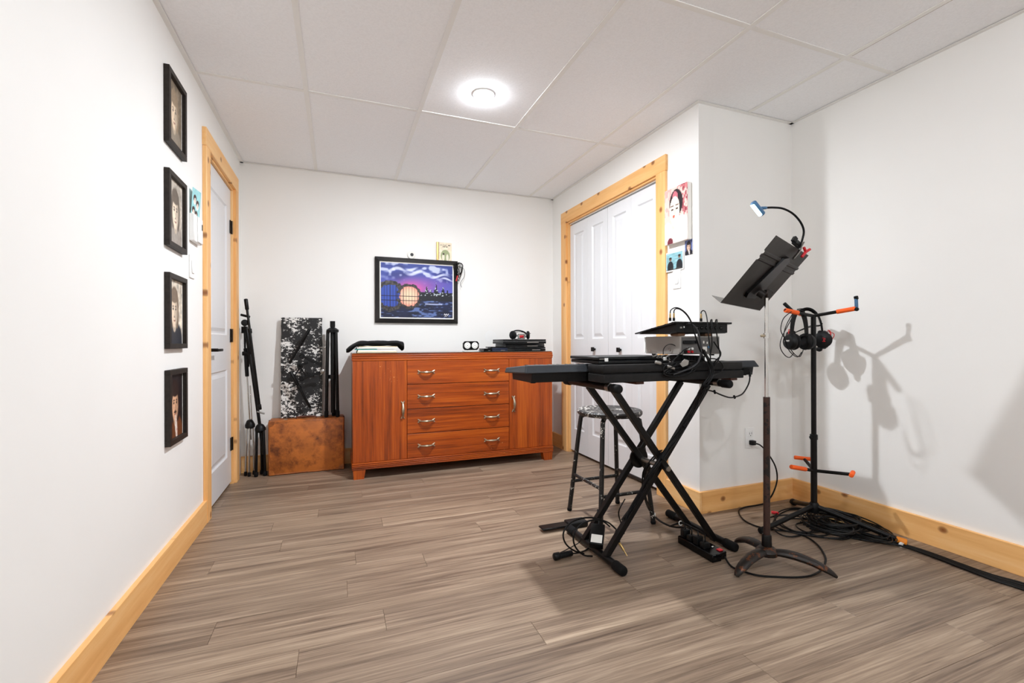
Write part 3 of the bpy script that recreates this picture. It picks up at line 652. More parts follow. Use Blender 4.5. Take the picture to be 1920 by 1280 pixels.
# ================================================================== CORNER: SUITCASE, BOARD, STANDS
sx0, sx1, sy0, sy1, sz1 = -.480, .044, 3.756, 3.916, .404
sc_ = thing('suitcase', 'old tan leather suitcase standing upright by the back wall', 'suitcase', ((sx0 + sx1) / 2, 3.84, 0))
part('body', MB().box(sx0, sx1, sy0, sy1, .001, sz1, .012), 'suitcase_leather', sc_)
part('lid_seam', MB().box(sx0 - .0015, sx1 + .0015, sy0 + .045, sy0 + .052, 0.0, sz1 + .0015, .0008), 'leather_brown', sc_, 0)
edge = [(sx0 + .012, sy0 + .002, .012), (sx1 - .012, sy0 + .002, .012), (sx1 - .012, sy0 + .002, sz1 - .012), (sx0 + .012, sy0 + .002, sz1 - .012)]
part('edge_binding', MB().tube(smooth_path([(sx0 + .01, sy0 + .003, .03), (sx0 + .01, sy0 + .003, sz1 - .03), (sx0 + .03, sy0 + .003, sz1 - .01), (sx1 - .03, sy0 + .003, sz1 - .01), (sx1 - .01, sy0 + .003, sz1 - .03), (sx1 - .01, sy0 + .003, .03), (sx1 - .03, sy0 + .003, .01), (sx0 + .03, sy0 + .003, .01)], 1, True), .004, 6, True), 'suitcase_leather', sc_)
for (cx_, cz_) in ((sx0, 0), (sx1, 0), (sx0, sz1), (sx1, sz1)):
    qx = 1 if cx_ == sx0 else -1; qz = 1 if cz_ == 0 else -1
    part('corner_patch', MB().prism([(cx_ + qx * .006, sy0 - .0015, cz_ + qz * .006), (cx_ + qx * .045, sy0 - .0015, cz_ + qz * .006), (cx_ + qx * .038, sy0 - .0015, cz_ + qz * .03), (cx_ + qx * .028, sy0 - .0015, cz_ + qz * .04), (cx_ + qx * .006, sy0 - .0015, cz_ + qz * .045)], (0, .004, 0)), 'suitcase_leather', sc_, 0)
hx = py(574, 780, 3.80).x
part('handle', MB().tube(smooth_path([(hx - .07, 3.80, sz1), (hx - .065, 3.80, sz1 + .012), (hx - .03, 3.80, sz1 + .016), (hx + .03, 3.80, sz1 + .016), (hx + .065, 3.80, sz1 + .012), (hx + .07, 3.80, sz1)], 4), .008, 8, flat=.7), 'leather_brown', sc_, label='dark brown leather handle')
for q in (-1, 1): part('latch', MB().box(hx + q * .14 - .012, hx + q * .14 + .012, 3.785, 3.815, sz1 - .001, sz1 + .004, .001), 'brass_aged', sc_)
# peeling board leaning on the wall
bb = [py(524, 782, 3.845), py(603.5, 780, 3.845)]; zb = sz1 + .0008
ang = math.atan2(3.9 - 3.845, .765); mt = Matrix.Translation((-.258, 3.838, zb)) @ Matrix.Rotation(-ang, 4, 'X')
board = MB()
R1 = random.Random(5); npts = 24; edgeL = [(-.147 + R1.uniform(-.002, .002), z_) for z_ in np.linspace(0, .765, npts)]; edgeR = [(.143 + R1.uniform(-.002, .002), z_) for z_ in np.linspace(.765, 0, npts)]
poly = [(a, 0, b) for a, b in edgeL + edgeR]; board.prism(poly, (0, .018, 0)); board.xf(mt @ Matrix.Translation((0, 0, .005)))
solo('worn_board', board, 'peeled_board', 'tall black board with peeling white-flecked paint leaning behind the tripod', 'board', smooth=0)
# folded tripod with mounting arms, standing on the suitcase
tx, ty = -.04, 3.80; tp = thing('folded_tripod', 'folded black tripod stand with swivel arms standing on the suitcase', 'tripod', (tx, ty, sz1))
zb = sz1 + .0015
part('column', MB().rod((tx + .004, ty, zb + .03), (tx + .002, ty, 1.12), .017).cyl((tx + .002, ty, 1.10), (tx + .002, ty, 1.145), .019), 'black_metal', tp)
part('collar', MB().lathe((tx + .002, ty, 1.055), (0, 0, 1), [(.02, 0), (.044, .004), (.046, .022), (.03, .034), (.02, .04)], 20), 'black_plastic', tp)
for k, a in enumerate((200, 320, 80)):
    ca, sa = math.cos(math.radians(a)), math.sin(math.radians(a))
    l = part('leg', MB().rod((tx + .048 * ca, ty + .04 * sa, zb), (tx + .034 * ca, ty + .034 * sa, 1.07), .0125), 'black_metal', tp)
    part('foot_cap', MB().rod((tx + .048 * ca, ty + .04 * sa, zb - .0005), (tx + .047 * ca, ty + .04 * sa, zb + .05), .0155), 'black_soft', l)
part('spreader', MB().cyl((tx, ty, .70), (tx, ty, .73), .03), 'black_plastic', tp)
kn = py(604.5, 696, 3.755)
part('knob', MB().lathe(kn + Vector((0, .01, 0)), (0, -1, 0), [(.012, 0), (.016, .004), (.016, .014), (.008, .018), (0, .0182)], 16), 'steel', tp)
part('pin', MB().rod(py(600, 651, 3.757), py(611, 651, 3.757), .004), 'steel', tp)
for (uv0, uv1, dv, rods) in (((603, 684), (566.5, 667), (566.5, 667), ((580.5, 616), (542.5, 681))), ((603, 697), (566, 709), (566, 709), ((544, 696), (582, 764)))):
    arm = part('swivel_arm', MB().sqbar(py(*uv0, 3.775), py(*uv1, 3.775), .02, .008, up=(0, 1, 0)), 'black_plastic', tp)
    part('swivel_disc', MB().lathe(py(*dv, 3.778), (0, -1, 0), [(.021, 0), (.021, .016), (.014, .017), (.012, .012), (0, .012)], 22), 'black_plastic', arm)
    a, b = py(*rods[0], 3.772), py(*rods[1], 3.772); part('grip_rod', MB().rod(a, b, .0095).rod(a, a.lerp(b, .38), .0125).cyl(a.lerp(b, .4), a.lerp(b, .46), .015), 'black_metal', arm)
part('clamp', MB().lathe(py(563, 686, 3.782), (0, -1, 0), [(.022, 0), (.022, .022), (.013, .023), (.013, .006), (0, .006)], 20).sqbar(py(563, 684, 3.77), py(578, 679, 3.77), .016, .014).sqbar(py(563, 688, 3.775), py(552, 705, 3.775), .01).sqbar(py(563, 688, 3.775), py(573, 704, 3.775), .01), 'black_plastic', tp)
# black boom microphone stand leaning in the corner
ms = thing('boom_microphone_stand', 'folded black boom microphone stand leaning in the corner by the suitcase', 'microphone stand', (-.54, 3.80, 0))
hub = Vector((-.537, 3.80, .355)); top = Vector((-.634, 3.855, 1.10)); d = (top - hub).normalized()
part('pole', MB().rod(hub - d * .2, top, .011).rod(hub.lerp(top, .72), hub.lerp(top, .98), .0145), 'black_metal', ms)
part('leg_hub', MB().lathe(hub - d * .035, d, [(.016, 0), (.036, .012), (.036, .03), (.026, .052), (.015, .062)], 18), 'black_plastic', ms)
for k, (ox, oy) in enumerate(((-.022, -.018), (.026, -.012), (.004, .03))):
    l = part('leg', MB().rod(hub + Vector((ox * .9, oy * .9, -.02)), Vector((-.535 + ox * 1.2, 3.805 + oy * 1.2, .014)), .0095), 'black_metal', ms)
    part('rubber_foot', MB().rod(Vector((-.535 + ox * 1.2, 3.805 + oy * 1.2, .0005)), Vector((-.535 + ox * 1.2, 3.805 + oy * 1.2, .035)), .0135), 'black_soft', l)
a, b = py(460.8, 560, 3.79), py(487.5, 768, 3.76); bo = part('boom_arm', MB().rod(a, b, .0085).rod(a, a.lerp(b, .10), .013).cyl(a.lerp(b, .27), a.lerp(b, .31), .0135).rod(a.lerp(b, .95), b, .0125), 'black_metal', ms)
part('clip', MB().cyl(b + Vector((-.02, 0, -.012)), b + Vector((.03, 0, -.03)), .006), 'steel', bo)
part('boom_clutch', MB().lathe(py(459, 605, 3.80), (.2, -1, 0), [(.02, -.02), (.024, -.012), (.024, .012), (.018, .02), (0, .021)], 18).cyl(py(452, 590, 3.81), py(468, 594, 3.79), .009), 'black_plastic', ms)
# chrome-legged stand
cs = thing('chrome_microphone_stand', 'chrome-legged microphone stand squeezed between door casing and boom stand', 'microphone stand', (-.612, 3.84, 0))
hub = Vector((-.608, 3.835, .385)); top = Vector((-.642, 3.873, .94)); d = (top - hub).normalized()
part('pole', MB().rod(hub - d * .12, top, .0055).rod(hub + Vector((.014, 0, 0)), hub.lerp(top, .5) + Vector((.016, 0, 0)), .004), 'chrome', cs)
part('leg_hub', MB().lathe(hub - d * .04, d, [(.015, 0), (.032, .01), (.034, .03), (.02, .062), (.012, .068)], 18), 'black_plastic', cs)
part('clutch', MB().rod(hub.lerp(top, .62), top, .013).box(top.x - .02, top.x + .022, 3.855, 3.885, .885, .915, .005).rod(top + Vector((.018, -.01, -.14)), top + Vector((.02, -.01, -.02)), .010), 'black_plastic', cs)
part('upper_clamp', MB().rod((-.645, 3.875, .94), (-.648, 3.878, 1.12), .007).box(-.668, -.63, 3.865, 3.89, 1.05, 1.10, .004), 'black_metal', cs)
for k, (ox, oy) in enumerate(((-.028, .0), (.0, -.03), (.026, .012))):
    l = part('leg', MB().rod(hub + Vector((ox * .7, oy * .7, -.02)), Vector((-.61 + ox, 3.84 + oy, .014)), .0062), 'chrome', cs)
    part('rubber_foot', MB().rod(Vector((-.61 + ox, 3.84 + oy, .0005)), Vector((-.61 + ox, 3.84 + oy, .032)), .0105), 'black_soft', l)

# ================================================================== CLOSET WALL PRINTS
def glamour(X, Y):
    px_ = np.floor(X * 48) / 48; py_ = np.floor(Y * 66) / 66; n = vnoise(px_, py_, 11, 6); n2 = vnoise(px_, py_, 26, 7)
    c = np.ones(X.shape + (3,)) * np.array((236, 196, 186.)); c = lay(c, (n * .6 + n2 * .4 > .5) * (px_ > .6) * (py_ > .4), (150, 62, 74)); c = lay(c, (n2 > .62) * (px_ > .55) * (py_ > .45), (206, 120, 122))
    c = lay(c, (n > .5) * (px_ < .3) * (py_ > .5), (226, 168, 160))
    c = lay(c, ell(px_, py_, .5, .70, .29, .25, .05), (34, 22, 26)); c = lay(c, ell(px_, py_, .46, .82, .12, .1, .05), (196, 108, 120))
    c = lay(c, ell(px_, py_, .46, .34, .13, .2, .05), (240, 216, 190)); c = lay(c, ell(px_, py_, .44, .58, .22, .25, .04), (250, 234, 212)); c = lay(c, ell(px_, py_, .44, .36, .13, .06, .05), (250, 234, 212))
    for ex in (.33, .54): c = lay(c, ell(px_, py_, ex, .60, .055, .018, .2), (70, 52, 50)); c = lay(c, ell(px_, py_, ex, .665, .07, .008, .3), (90, 60, 56))
    c = lay(c, ell(px_, py_, .40, .475, .045, .026, .2), (206, 84, 62)); c = lay(c, ell(px_, py_, .46, .55, .012, .05, .4), (226, 196, 170))
    c = lay(c, ell(px_, py_, .72, .30, .3, .16, .1), (246, 226, 220)); c = lay(c, ell(px_, py_, .6, .12, .55, .13, .1), (250, 236, 220)); c = lay(c, ell(px_, py_, .12, .2, .22, .2, .1), (244, 222, 216))
    c = lay(c, ((n2 > .6) * (py_ < .4)) * .35, (224, 176, 176)); c = lay(c, ell(px_, py_, .24, .02, .13, .08, .1), (110, 40, 52)); return c
px_c = XC
r = thing('canvas_print', 'pink stylised canvas portrait of a pale face above the light switch', 'canvas print', (XC, 2.21, 1.57))
part('canvas_block', MB().box(XC - .030, XC - .0005, 2.105, 2.302, 1.571, 1.905, .002), 'white_paper', r)
mb, ink = print_sheet((XC - .0306, 2.302, 1.571), (0, -1, 0), (0, 0, 1), .197, .334, glamour, 70, 100); part('print', mb, 'print', r, 0, colors=ink)
def seaside(X, Y):
    c = np.ones(X.shape + (3,)) * np.array((132, 176, 184.)) * (.9 + .25 * vnoise(X * .3, Y, 22, 3))[..., None]
    for (a, h) in ((.28, .62), (.78, .70)):
        c = lay(c, ell(X, Y, a, .22, .17, h * .5, .1), (30, 32, 36)); c = lay(c, ell(X, Y, a, h, .07, .085, .2), (120, 92, 76)); c = lay(c, ell(X, Y, a, h + .06, .075, .05, .2), (36, 28, 26))
    c = lay(c, (Y < .16) * (vnoise(X, Y, 15, 2) > .4), (58, 54, 50)); b = (X < .04) | (X > .96) | (Y < .05) | (Y > .95); return np.where(b[..., None], np.array((246, 244, 240.)), c)
mb, ink = print_sheet((XC - .012, 2.318, 1.408), (.05, -.998, 0), (0, 0, 1), .15, .118, seaside, 56, 44)
solo('snapshot', mb, 'print', 'snapshot of two people by blue water pinned above the closet switch', 'photo', colors=ink, smooth=0)
mb2, ink2 = print_sheet((XC - .003, 2.158, 1.486), (0, -1, 0), (0, 0, 1), .066, .088, portrait((92, 104, 150), (224, 184, 160), (40, 32, 34), (26, 26, 36), 61, scarf=(236, 234, 234)), 30, 40)
solo('passport_photo', mb2, 'print', 'small portrait photo of a dark-suited person under the pink canvas', 'photo', colors=ink2, smooth=0)
r = thing('light_switch', 'white light switch on the wall right of the closet casing', 'light switch', (XC, 2.228, 1.3))
part('plate', MB().box(XC - .006, XC, 2.193, 2.263, 1.298, 1.412, .002), 'plastic_white', r); part('rocker', MB().box(XC - .010, XC - .006, 2.212, 2.244, 1.325, 1.388, .002), 'plastic_white', r)
# outlet with plugged-in cord on the short wall
oy = YJ
r = thing('power_outlet', 'white wall outlet with one black plug above the pine baseboard', 'outlet', (2.302, oy, .34))
part('plate', MB().box(2.266, 2.338, oy - .006, oy, .341, .461, .002), 'plastic_white', r)
for zc in (.426, .376):
    s = part('socket', MB().box(2.284, 2.320, oy - .009, oy - .006, zc - .019, zc + .019, .003), 'plastic_white', r)
    part('slot', MB().box(2.293, 2.2955, oy - .0095, oy - .0088, zc - .004, zc + .008).box(2.3085, 2.311, oy - .0095, oy - .0088, zc - .004, zc + .008).cyl((2.302, oy - .0088, zc - .011), (2.302, oy - .0096, zc - .011), .0028, seg=10), 'dark_grey', s, 0)

# ================================================================== X KEYBOARD STAND
ks = thing('keyboard_stand', 'black double-braced X keyboard stand in the middle of the room', 'keyboard stand', (1.41, 1.84, 0))
for (fx_, y0, y1) in ((1.107, 1.605, 2.095), (1.720, 1.605, 2.075)):
    f = part('foot_tube', MB().cyl((fx_, y0 + .02, .021), (fx_, y1 - .02, .021), .017), 'black_metal', ks)
    for (a, b) in ((y0, y0 + .07), (y1, y1 - .07)): part('rubber_cap', MB().rod((fx_, a, .0215), (fx_, b, .0215), .021, rnd=.3), 'black_soft', f)
ZA = .7815
for ax_ in (1.085, 1.685):
    f = part('support_arm', MB().cyl((ax_, 1.66, ZA), (ax_, 2.06, ZA), .0165), 'black_metal', ks)
    part('end_grip', MB().rod((ax_, 1.60, ZA - .001), (ax_, 1.655, ZA - .001), .0195, rnd=.35), 'black_soft', f); part('end_grip', MB().rod((ax_, 2.02, ZA - .001), (ax_, 2.08, ZA - .001), .0195, rnd=.35), 'black_soft', f)
    part('grip_ring', MB().cyl((ax_, 1.665, ZA), (ax_, 1.69, ZA), .0185), 'steel', f)
for yy in (1.70, 1.885): part('leg', MB().sqbar((1.122 if yy < 1.8 else 1.106, yy, .768), (1.682 if yy < 1.8 else 1.692, yy, .03), .026, .028, up=(0, 1, 0)), 'black_metal', ks)
for yy in (1.735, 1.92): part('leg', MB().sqbar((1.678, yy, .768), (1.100, yy, .03), .026, .028, up=(0, 1, 0)), 'black_metal', ks)
part('pivot', MB().cyl((1.40, 1.68, .40), (1.40, 1.945, .40), .012), 'steel', ks); part('lock_disc', MB().cyl((1.40, 1.897, .40), (1.40, 1.908, .40), .05, seg=28), 'black_metal', ks)
for (sx, y0, y1) in ((1.245, 1.68, 1.79), (1.79, 1.68, 1.79)): part('wood_strip', MB().box(sx - .022, sx + .022, y0, y1, .789, .8015, .002), 'leather_brown', ks)
# ---- long keyboard, back towards us
kx0, kx1 = .745, 2.096
kb = thing('keyboard', 'long dark grey piano keyboard seen from behind on the X stand', 'keyboard', ((kx0 + kx1) / 2, 1.92, .80))
low = [(0, 1.815, .8005), (0, 2.035, .8005), (0, 2.045, .838), (0, 1.808, .842)]
part('lower_case', MB().prism([(kx0 + .035, b, c) for _, b, c in low], (kx1 - kx0 - .07, 0, 0)), 'black_plastic', kb, 0)
up_ = MB(); A = [(kx0, 1.797, .842), (kx1, 1.797, .842), (kx1, 2.06, .830), (kx0, 2.06, .830), (kx0 + .012, 1.818, .8765), (kx1 - .012, 1.818, .8765), (kx1 - .006, 2.055, .855), (kx0 + .006, 2.055, .855)]
up_.add(A, [(0, 1, 2, 3), (4, 5, 6, 7), (0, 1, 5, 4), (1, 2, 6, 5), (2, 3, 7, 6), (3, 0, 4, 7)])
us = part('upper_case', up_, 'keyboard_grey', kb, 0); mod = us.modifiers.new('round', 'BEVEL'); mod.width = .006; mod.segments = 3
kz = lambda yy: .8765 + (.855 - .8765) * (yy - 1.822) / (2.055 - 1.822)
wk, bk = MB(), MB()
for i in range(52):
    x = kx0 + .065 + i * .0235
    wk.add([(x + .0006, 1.915, kz(1.915)), (x + .0229, 1.915, kz(1.915)), (x + .0229, 2.054, kz(2.054)), (x + .0006, 2.054, kz(2.054)), (x + .0006, 1.915, kz(1.915) + .004), (x + .0229, 1.915, kz(1.915) + .004), (x + .0229, 2.054, kz(2.054) + .004), (x + .0006, 2.054, kz(2.054) + .004)], [(0, 1, 2, 3), (4, 5, 6, 7), (0, 1, 5, 4), (1, 2, 6, 5), (2, 3, 7, 6), (3, 0, 4, 7)])
    if i % 7 not in (1, 4): bk.box(x + .017, x + .029, 1.915, 2.0, kz(1.96) - .002, kz(1.96) + .006, .001)
part('white_keys', wk, 'plastic_white', kb, 0); part('black_keys', bk, 'black_gloss', kb, 0)
part('socket_block', MB().box(1.985, 2.03, 1.803, 1.815, .803, .835, .002), 'black_soft', kb)
for fx_ in (.80, 2.03): part('foot_pad', MB().cyl((fx_, 1.84, .7965), (fx_, 1.84, .8005), .012), 'black_soft', kb)
# ---- narrow black case lying along it
cs_ = thing('narrow_case', 'narrow black two-layer case lying along the near side of the keyboard', 'case', (1.43, 1.722, .802))
part('lower_half', MB().box(1.046, 1.826, 1.655, 1.790, .802, .838, .003), 'case_black', cs_); part('upper_half', MB().box(1.044, 1.822, 1.657, 1.790, .8425, .8795, .008), 'case_black', cs_)
part('hinge_gap', MB().box(1.05, 1.815, 1.665, 1.786, .8375, .843), 'black_soft', cs_, 0)
# ---- laptop
lp = thing('laptop', 'thin closed black laptop lying across case and keyboard', 'laptop', (1.235, 1.83, .88)); lz = .8805
part('base', MB().box(1.048, 1.424, 1.702, 1.952, lz, lz + .0155, .003), 'black_plastic', lp); part('lid', MB().box(1.044, 1.426, 1.700, 1.955, lz + .0175, lz + .031, .003), 'black_plastic', lp)
for lx in (1.085, 1.395): part('hinge_tab', MB().box(lx - .009, lx + .009, 1.698, 1.701, lz + .011, lz + .026, .0008), 'plastic_white', lp, label='small white tab')
part('vent', MB().box(1.25, 1.29, 1.6992, 1.7005, lz + .021, lz + .027), 'black_soft', lp, 0); part('port', MB().box(1.05, 1.075, 1.6992, 1.7005, lz + .02, lz + .024), 'steel', lp, 0)
# ---- riser, stereo receiver, packing, mixer
r = thing('riser_block', 'black ribbed block under the silver stereo receiver', 'riser', (1.58, 1.8, .88))
part('block', MB().box(1.505, 1.66, 1.73, 1.93, .8805, .909, .002), 'black_plastic', r)
for k in range(8): part('rib', MB().box(1.515 + k * .018, 1.525 + k * .018, 1.7265, 1.731, .884, .906, .001), 'black_soft', r, 0)
rx0, rx1, ry0, ry1, rz0, rz1 = 1.484, 1.722, 1.70, 1.955, .9165, 1.0025
rc = thing('stereo_receiver', 'compact silver stereo receiver, back panel and cables towards us', 'receiver', (1.60, 1.83, .91))
part('cabinet', MB().box(rx0, rx1, ry0 + .002, ry1, rz0, rz1, .002), 'receiver_silver', rc, 0)
part('front_panel', MB().box(rx0 - .002, rx1 + .002, ry1, ry1 + .014, rz0 + .004, rz1 - .002, .003), 'plastic_white', rc)
bp = part('back_panel', MB().box(rx0 + .008, rx1 - .003, ry0, ry0 + .003, rz0 + .004, rz1 - .005, .0008), 'receiver_panel', rc, 0)
part('speaker_terminals', MB().box(1.497, 1.562, ry0 - .010, ry0, .966, .982, .002), 'black_plastic', bp)
for k, m in enumerate(('white_paper', 'red_plastic', 'white_paper', 'red_plastic')): part('phono_socket', MB().cyl((1.527 + .022 * (k // 2), ry0 + .001, .944 - .015 * (k % 2)), (1.527 + .022 * (k // 2), ry0 - .009, .944 - .015 * (k % 2)), .0055, seg=12), m, bp)
part('round_socket', MB().cyl((1.512, ry0 + .001, .93), (1.512, ry0 - .005, .93), .008, seg=14).cyl((1.575, ry0 + .001, .975), (1.575, ry0 - .007, .975), .008, seg=14), 'black_plastic', bp)
part('rating_label', MB().box(1.616, 1.642, ry0 - .0006, ry0 + .0005, .93, .953), 'white_paper', bp, 0); part('small_label', MB().box(1.618, 1.626, ry0 - .0006, ry0 + .0005, .968, .98).box(1.64, 1.647, ry0 - .0006, ry0 + .0005, .966, .976), 'white_paper', bp, 0)
part('video_socket', MB().box(1.645, 1.657, ry0 - .006, ry0, .945, .956, .001), 'blue_steel', bp)
part('screw', MB().cyl((rx0 + .0005, 1.77, .94), (rx0 - .003, 1.77, .94), .006, seg=14).cyl((rx0 + .0005, 1.915, .932), (rx0 - .003, 1.915, .932), .004, seg=12), 'chrome', rc)
for (fx_, fy_) in ((1.51, 1.73), (1.70, 1.73), (1.51, 1.92), (1.70, 1.92)): part('foot', MB().cyl((fx_, fy_, .9095), (fx_, fy_, rz0), .012, seg=14), 'black_soft', rc)
for (bx, by, lab) in ((1.462, 1.715, 'left'), (1.655, 1.72, 'right')):
    mb = MB(); R2 = random.Random(int(bx * 1000))
    x0 = max(bx, rx0 + .004); mb.prism([(x0, by, 1.0030), (x0 + .03, by - .004, 1.0030), (x0 + .042, by + .004, 1.009), (x0 + .036, by, 1.0152), (x0 + .002, by + .003, 1.0152), (x0 - .008, by, 1.009)], (0, .05, 0)); solo('packing_wad', mb, 'cardboard', 'crumpled brown packing wad under the ' + ('left' if lab == 'left' else 'right') + ' end of the mixer', 'packing', group='packing under the mixer', smooth=0)
mx0, mx1 = 1.446, 1.752
mxr = thing('audio_mixer', 'black desktop audio mixer with a row of round sockets on its back', 'mixer', (1.6, 1.82, 1.0155))
prof = [(1.684, 1.0200), (1.700, 1.0160), (1.90, 1.0160), (1.955, 1.0165), (1.95, 1.0200), (1.684, 1.0605)]
part('body', MB().prism([(mx0, a, b) for a, b in prof], (mx1 - mx0, 0, 0)), 'black_plastic', mxr, 0)
tpz = [(1.674, 1.0605), (1.970, 1.0155), (1.973, 1.0205), (1.972, 1.0215), (1.674, 1.0685)]
part('top_plate', MB().prism([(mx0 - .016, a, b) for a, b in tpz], (mx1 - mx0 + .034, 0, 0)), 'black_gloss', mxr, 0)
bpx = [py(u, 612, 1.684).x for u in (1307, 1316, 1325, 1333.5, 1342.5, 1352)]
for x in bpx:
    j = part('socket', MB().lathe((x, 1.684, 1.041), (0, -1, 0), [(.0092, 0), (.0092, .003), (.007, .0035), (.0065, .001), (0, .001)], 18), 'black_gloss', mxr)
    part('pin', MB().cyl((x - .003, 1.6835, 1.042), (x - .003, 1.681, 1.042), .0011, seg=6).cyl((x + .003, 1.6835, 1.042), (x + .003, 1.681, 1.042), .0011, seg=6), 'steel', j)
part('usb_port', MB().box(1.468, 1.480, 1.6825, 1.684, 1.038, 1.0455), 'steel', mxr, 0); part('power_switch', MB().box(1.488, 1.492, 1.680, 1.684, 1.040, 1.048, .0006), 'plastic_white', mxr, 0)
for k in range(5): part('side_vent', MB().box(mx0 - .0006, mx0 + .001, 1.80, 1.90, 1.018 + k * .0035, 1.0198 + k * .0035 ), 'black_soft', mxr, 0)
for i in range(9):
    for j in range(4):
        y = 1.73 + j * .05; z = 1.0685 + (1.0215 - 1.0685) * (y - 1.674) / (1.972 - 1.674)
        part('dial_knob', MB().cyl((mx0 + .02 + i * .033, y, z - .001), (mx0 + .02 + i * .033, y + .002, z + .009), .006, .005, 10), 'dark_grey', mxr)

# ================================================================== STOOL
st = thing('metal_stool', 'paint-chipped black metal stool with round seat behind the keyboard', 'stool', (1.415, 2.187, 0)); SX, SY, SH = 1.415, 2.187, .600
part('seat', MB().lathe((SX, SY, SH - .028), (0, 0, 1), [(.15, 0), (.172, .002), (.178, .010), (.178, .022), (.172, .029), (.10, .026), (.02, .024), (0, .024)], 48), 'worn_seat', st)
legs = []
for (qx, qy) in ((-1, 1), (-1, -1), (1, -1), (1, 1)):
    foot = Vector((SX + qx * .164, SY + qy * .168, .001)); kn_ = Vector((SX + qx * .118, SY + qy * .118, SH - .075)); legs.append((foot, kn_))
    pth = smooth_path([foot, foot.lerp(kn_, .5), kn_, kn_ + Vector((-qx * .008, -qy * .008, .030)), kn_ + Vector((-qx * .034, -qy * .034, .045)), kn_ + Vector((-qx * .075, -qy * .075, .047))], 5)
    l = part('leg', MB().tube(pth, .0125, 12), 'worn_black', st); part('foot_cap', MB().rod(foot, foot.lerp(kn_, .035), .0138), 'black_soft', l)
at = lambda i, z: legs[i][0].lerp(legs[i][1], z / legs[i][1].z)
for (i, j, z) in ((0, 3, .175), (1, 2, .175), (0, 1, .215), (2, 3, .215)): part('rung', MB().cyl(at(i, z), at(j, z), .009), 'worn_black', st)
part('seat_bolt', MB().lathe((SX + .01, SY - .01, SH - .0045), (0, 0, 1), [(.012, 0), (.010, .006), (0, .008)], 14), 'steel', st)

# ================================================================== MUSIC STAND
PX, PY = 1.738, 1.459
mst = thing('music_stand', 'dark music stand on rusty iron tripod base with tilted desk', 'music stand', (PX, PY, 0))
part('lower_pole', MB().cyl((PX, PY, .085), (PX + .002, PY, .735), .0135), 'rusty_pole', mst); part('collar', MB().lathe((PX, PY, .085), (0, 0, 1), [(.0205, 0), (.0195, .05), (.0165, .055)], 20), 'black_metal', mst)
part('upper_pole', MB().cyl((PX + .002, PY, .735), (PX + .002, PY, 1.175), .0078), 'chrome', mst)
cl = part('pole_clamp', MB().cyl((PX + .002, PY, .99), (PX + .002, PY, 1.012), .0125), 'chrome', mst); part('thumb_screw', MB().rod((PX - .03, PY, 1.001), (PX - .008, PY, 1.001), .006), 'brass_aged', cl)
part('base_hub', MB().lathe((PX, PY, .048), (0, 0, 1), [(.026, 0), (.042, .006), (.044, .022), (.032, .036), (.02, .042)], 24), 'rusty_iron', mst)
for (fx_, fy_) in ((1.530, 1.428), (1.905, 1.272), (1.79, 1.672)):
    e = Vector((fx_, fy_, 0)); c0 = Vector((PX, PY, 0)); d = (e - c0); pts = []
    for t_, z in ((.08, .066), (.25, .070), (.45, .066), (.65, .055), (.82, .038), (.93, .024), (1.0, .011)): pts.append(c0 + d * t_ + Vector((0, 0, z)))
    part('leg', MB().tube(smooth_path(pts, 4), [.020, .021, .0225, .024, .025, .0255, .026, .026, .026, .026, .0255, .025, .0245, .024, .0235, .023, .022, .021, .020, .018, .017, .015, .013, .011, .009], 12, flat=.62), 'rusty_iron', mst)
W_, H_, N_ = Vector((.9093, .4159, -.0148)), Vector((.278, -.5805, .7654)), Vector((.3098, -.7001, -.6434)); DC = Vector((1.7406, 1.4554, 1.252)); dw, dh = .51, .317
def dp(a, b, n): return DC + W_ * a + H_ * b + N_ * n
prof = [(-.5, 0), (.16, 0), (.175, .005), (.20, .006), (.215, .001), (.245, .001), (.26, .006), (.285, .006), (.30, 0), (.5, 0)]
prof = [(b * dh, n) for b, n in prof]
th = .0016; poly = [dp(-dw / 2, b, n) for b, n in prof] + [dp(-dw / 2, b, n - th) for b, n in reversed(prof)]
part('desk', MB().prism(poly, W_ * dw), 'desk_back', mst, 0)
part('desk_ledge', MB().prism([dp(-dw / 2, -dh / 2, 0), dp(-dw / 2, -dh / 2 + .002, 0), dp(-dw / 2 + .012, -dh / 2 + .002, -.052), dp(-dw / 2 + .012, -dh / 2, -.052)], W_ * (dw - .012)), 'steel', mst, 0, label='metal ledge along the lower edge of the desk')
br = [dp(.075, -.115, .003), dp(-.045, -.10, .003), dp(-.055, -.06, .003), dp(.02, .085, .003), dp(.045, .10, .003), dp(.08, .085, .003), dp(.095, -.08, .003)]
part('bracket_and_shade', MB().prism([dp(-.085, -.105, .001), dp(-.10, -.085, .001), dp(-.03, .10, .001), dp(.01, .112, .001), dp(.05, .10, .001), dp(.045, -.06, .001), dp(.02, -.10, .001)], N_ * .013), 'black_metal', mst, 0)  # black plate widened to take in the shadow left of the bracket
part('tilt_bracket', MB().cyl(dp(-.02, -.065, .022), dp(-.02, -.065, .05), .018).rod(Vector((PX - .02, PY + .004, 1.19)), Vector((PX + .035, PY - .004, 1.19)), .009).box(PX - .013, PX + .017, PY - .018, PY + .018, 1.165, 1.20, .003), 'rusty_iron', mst)
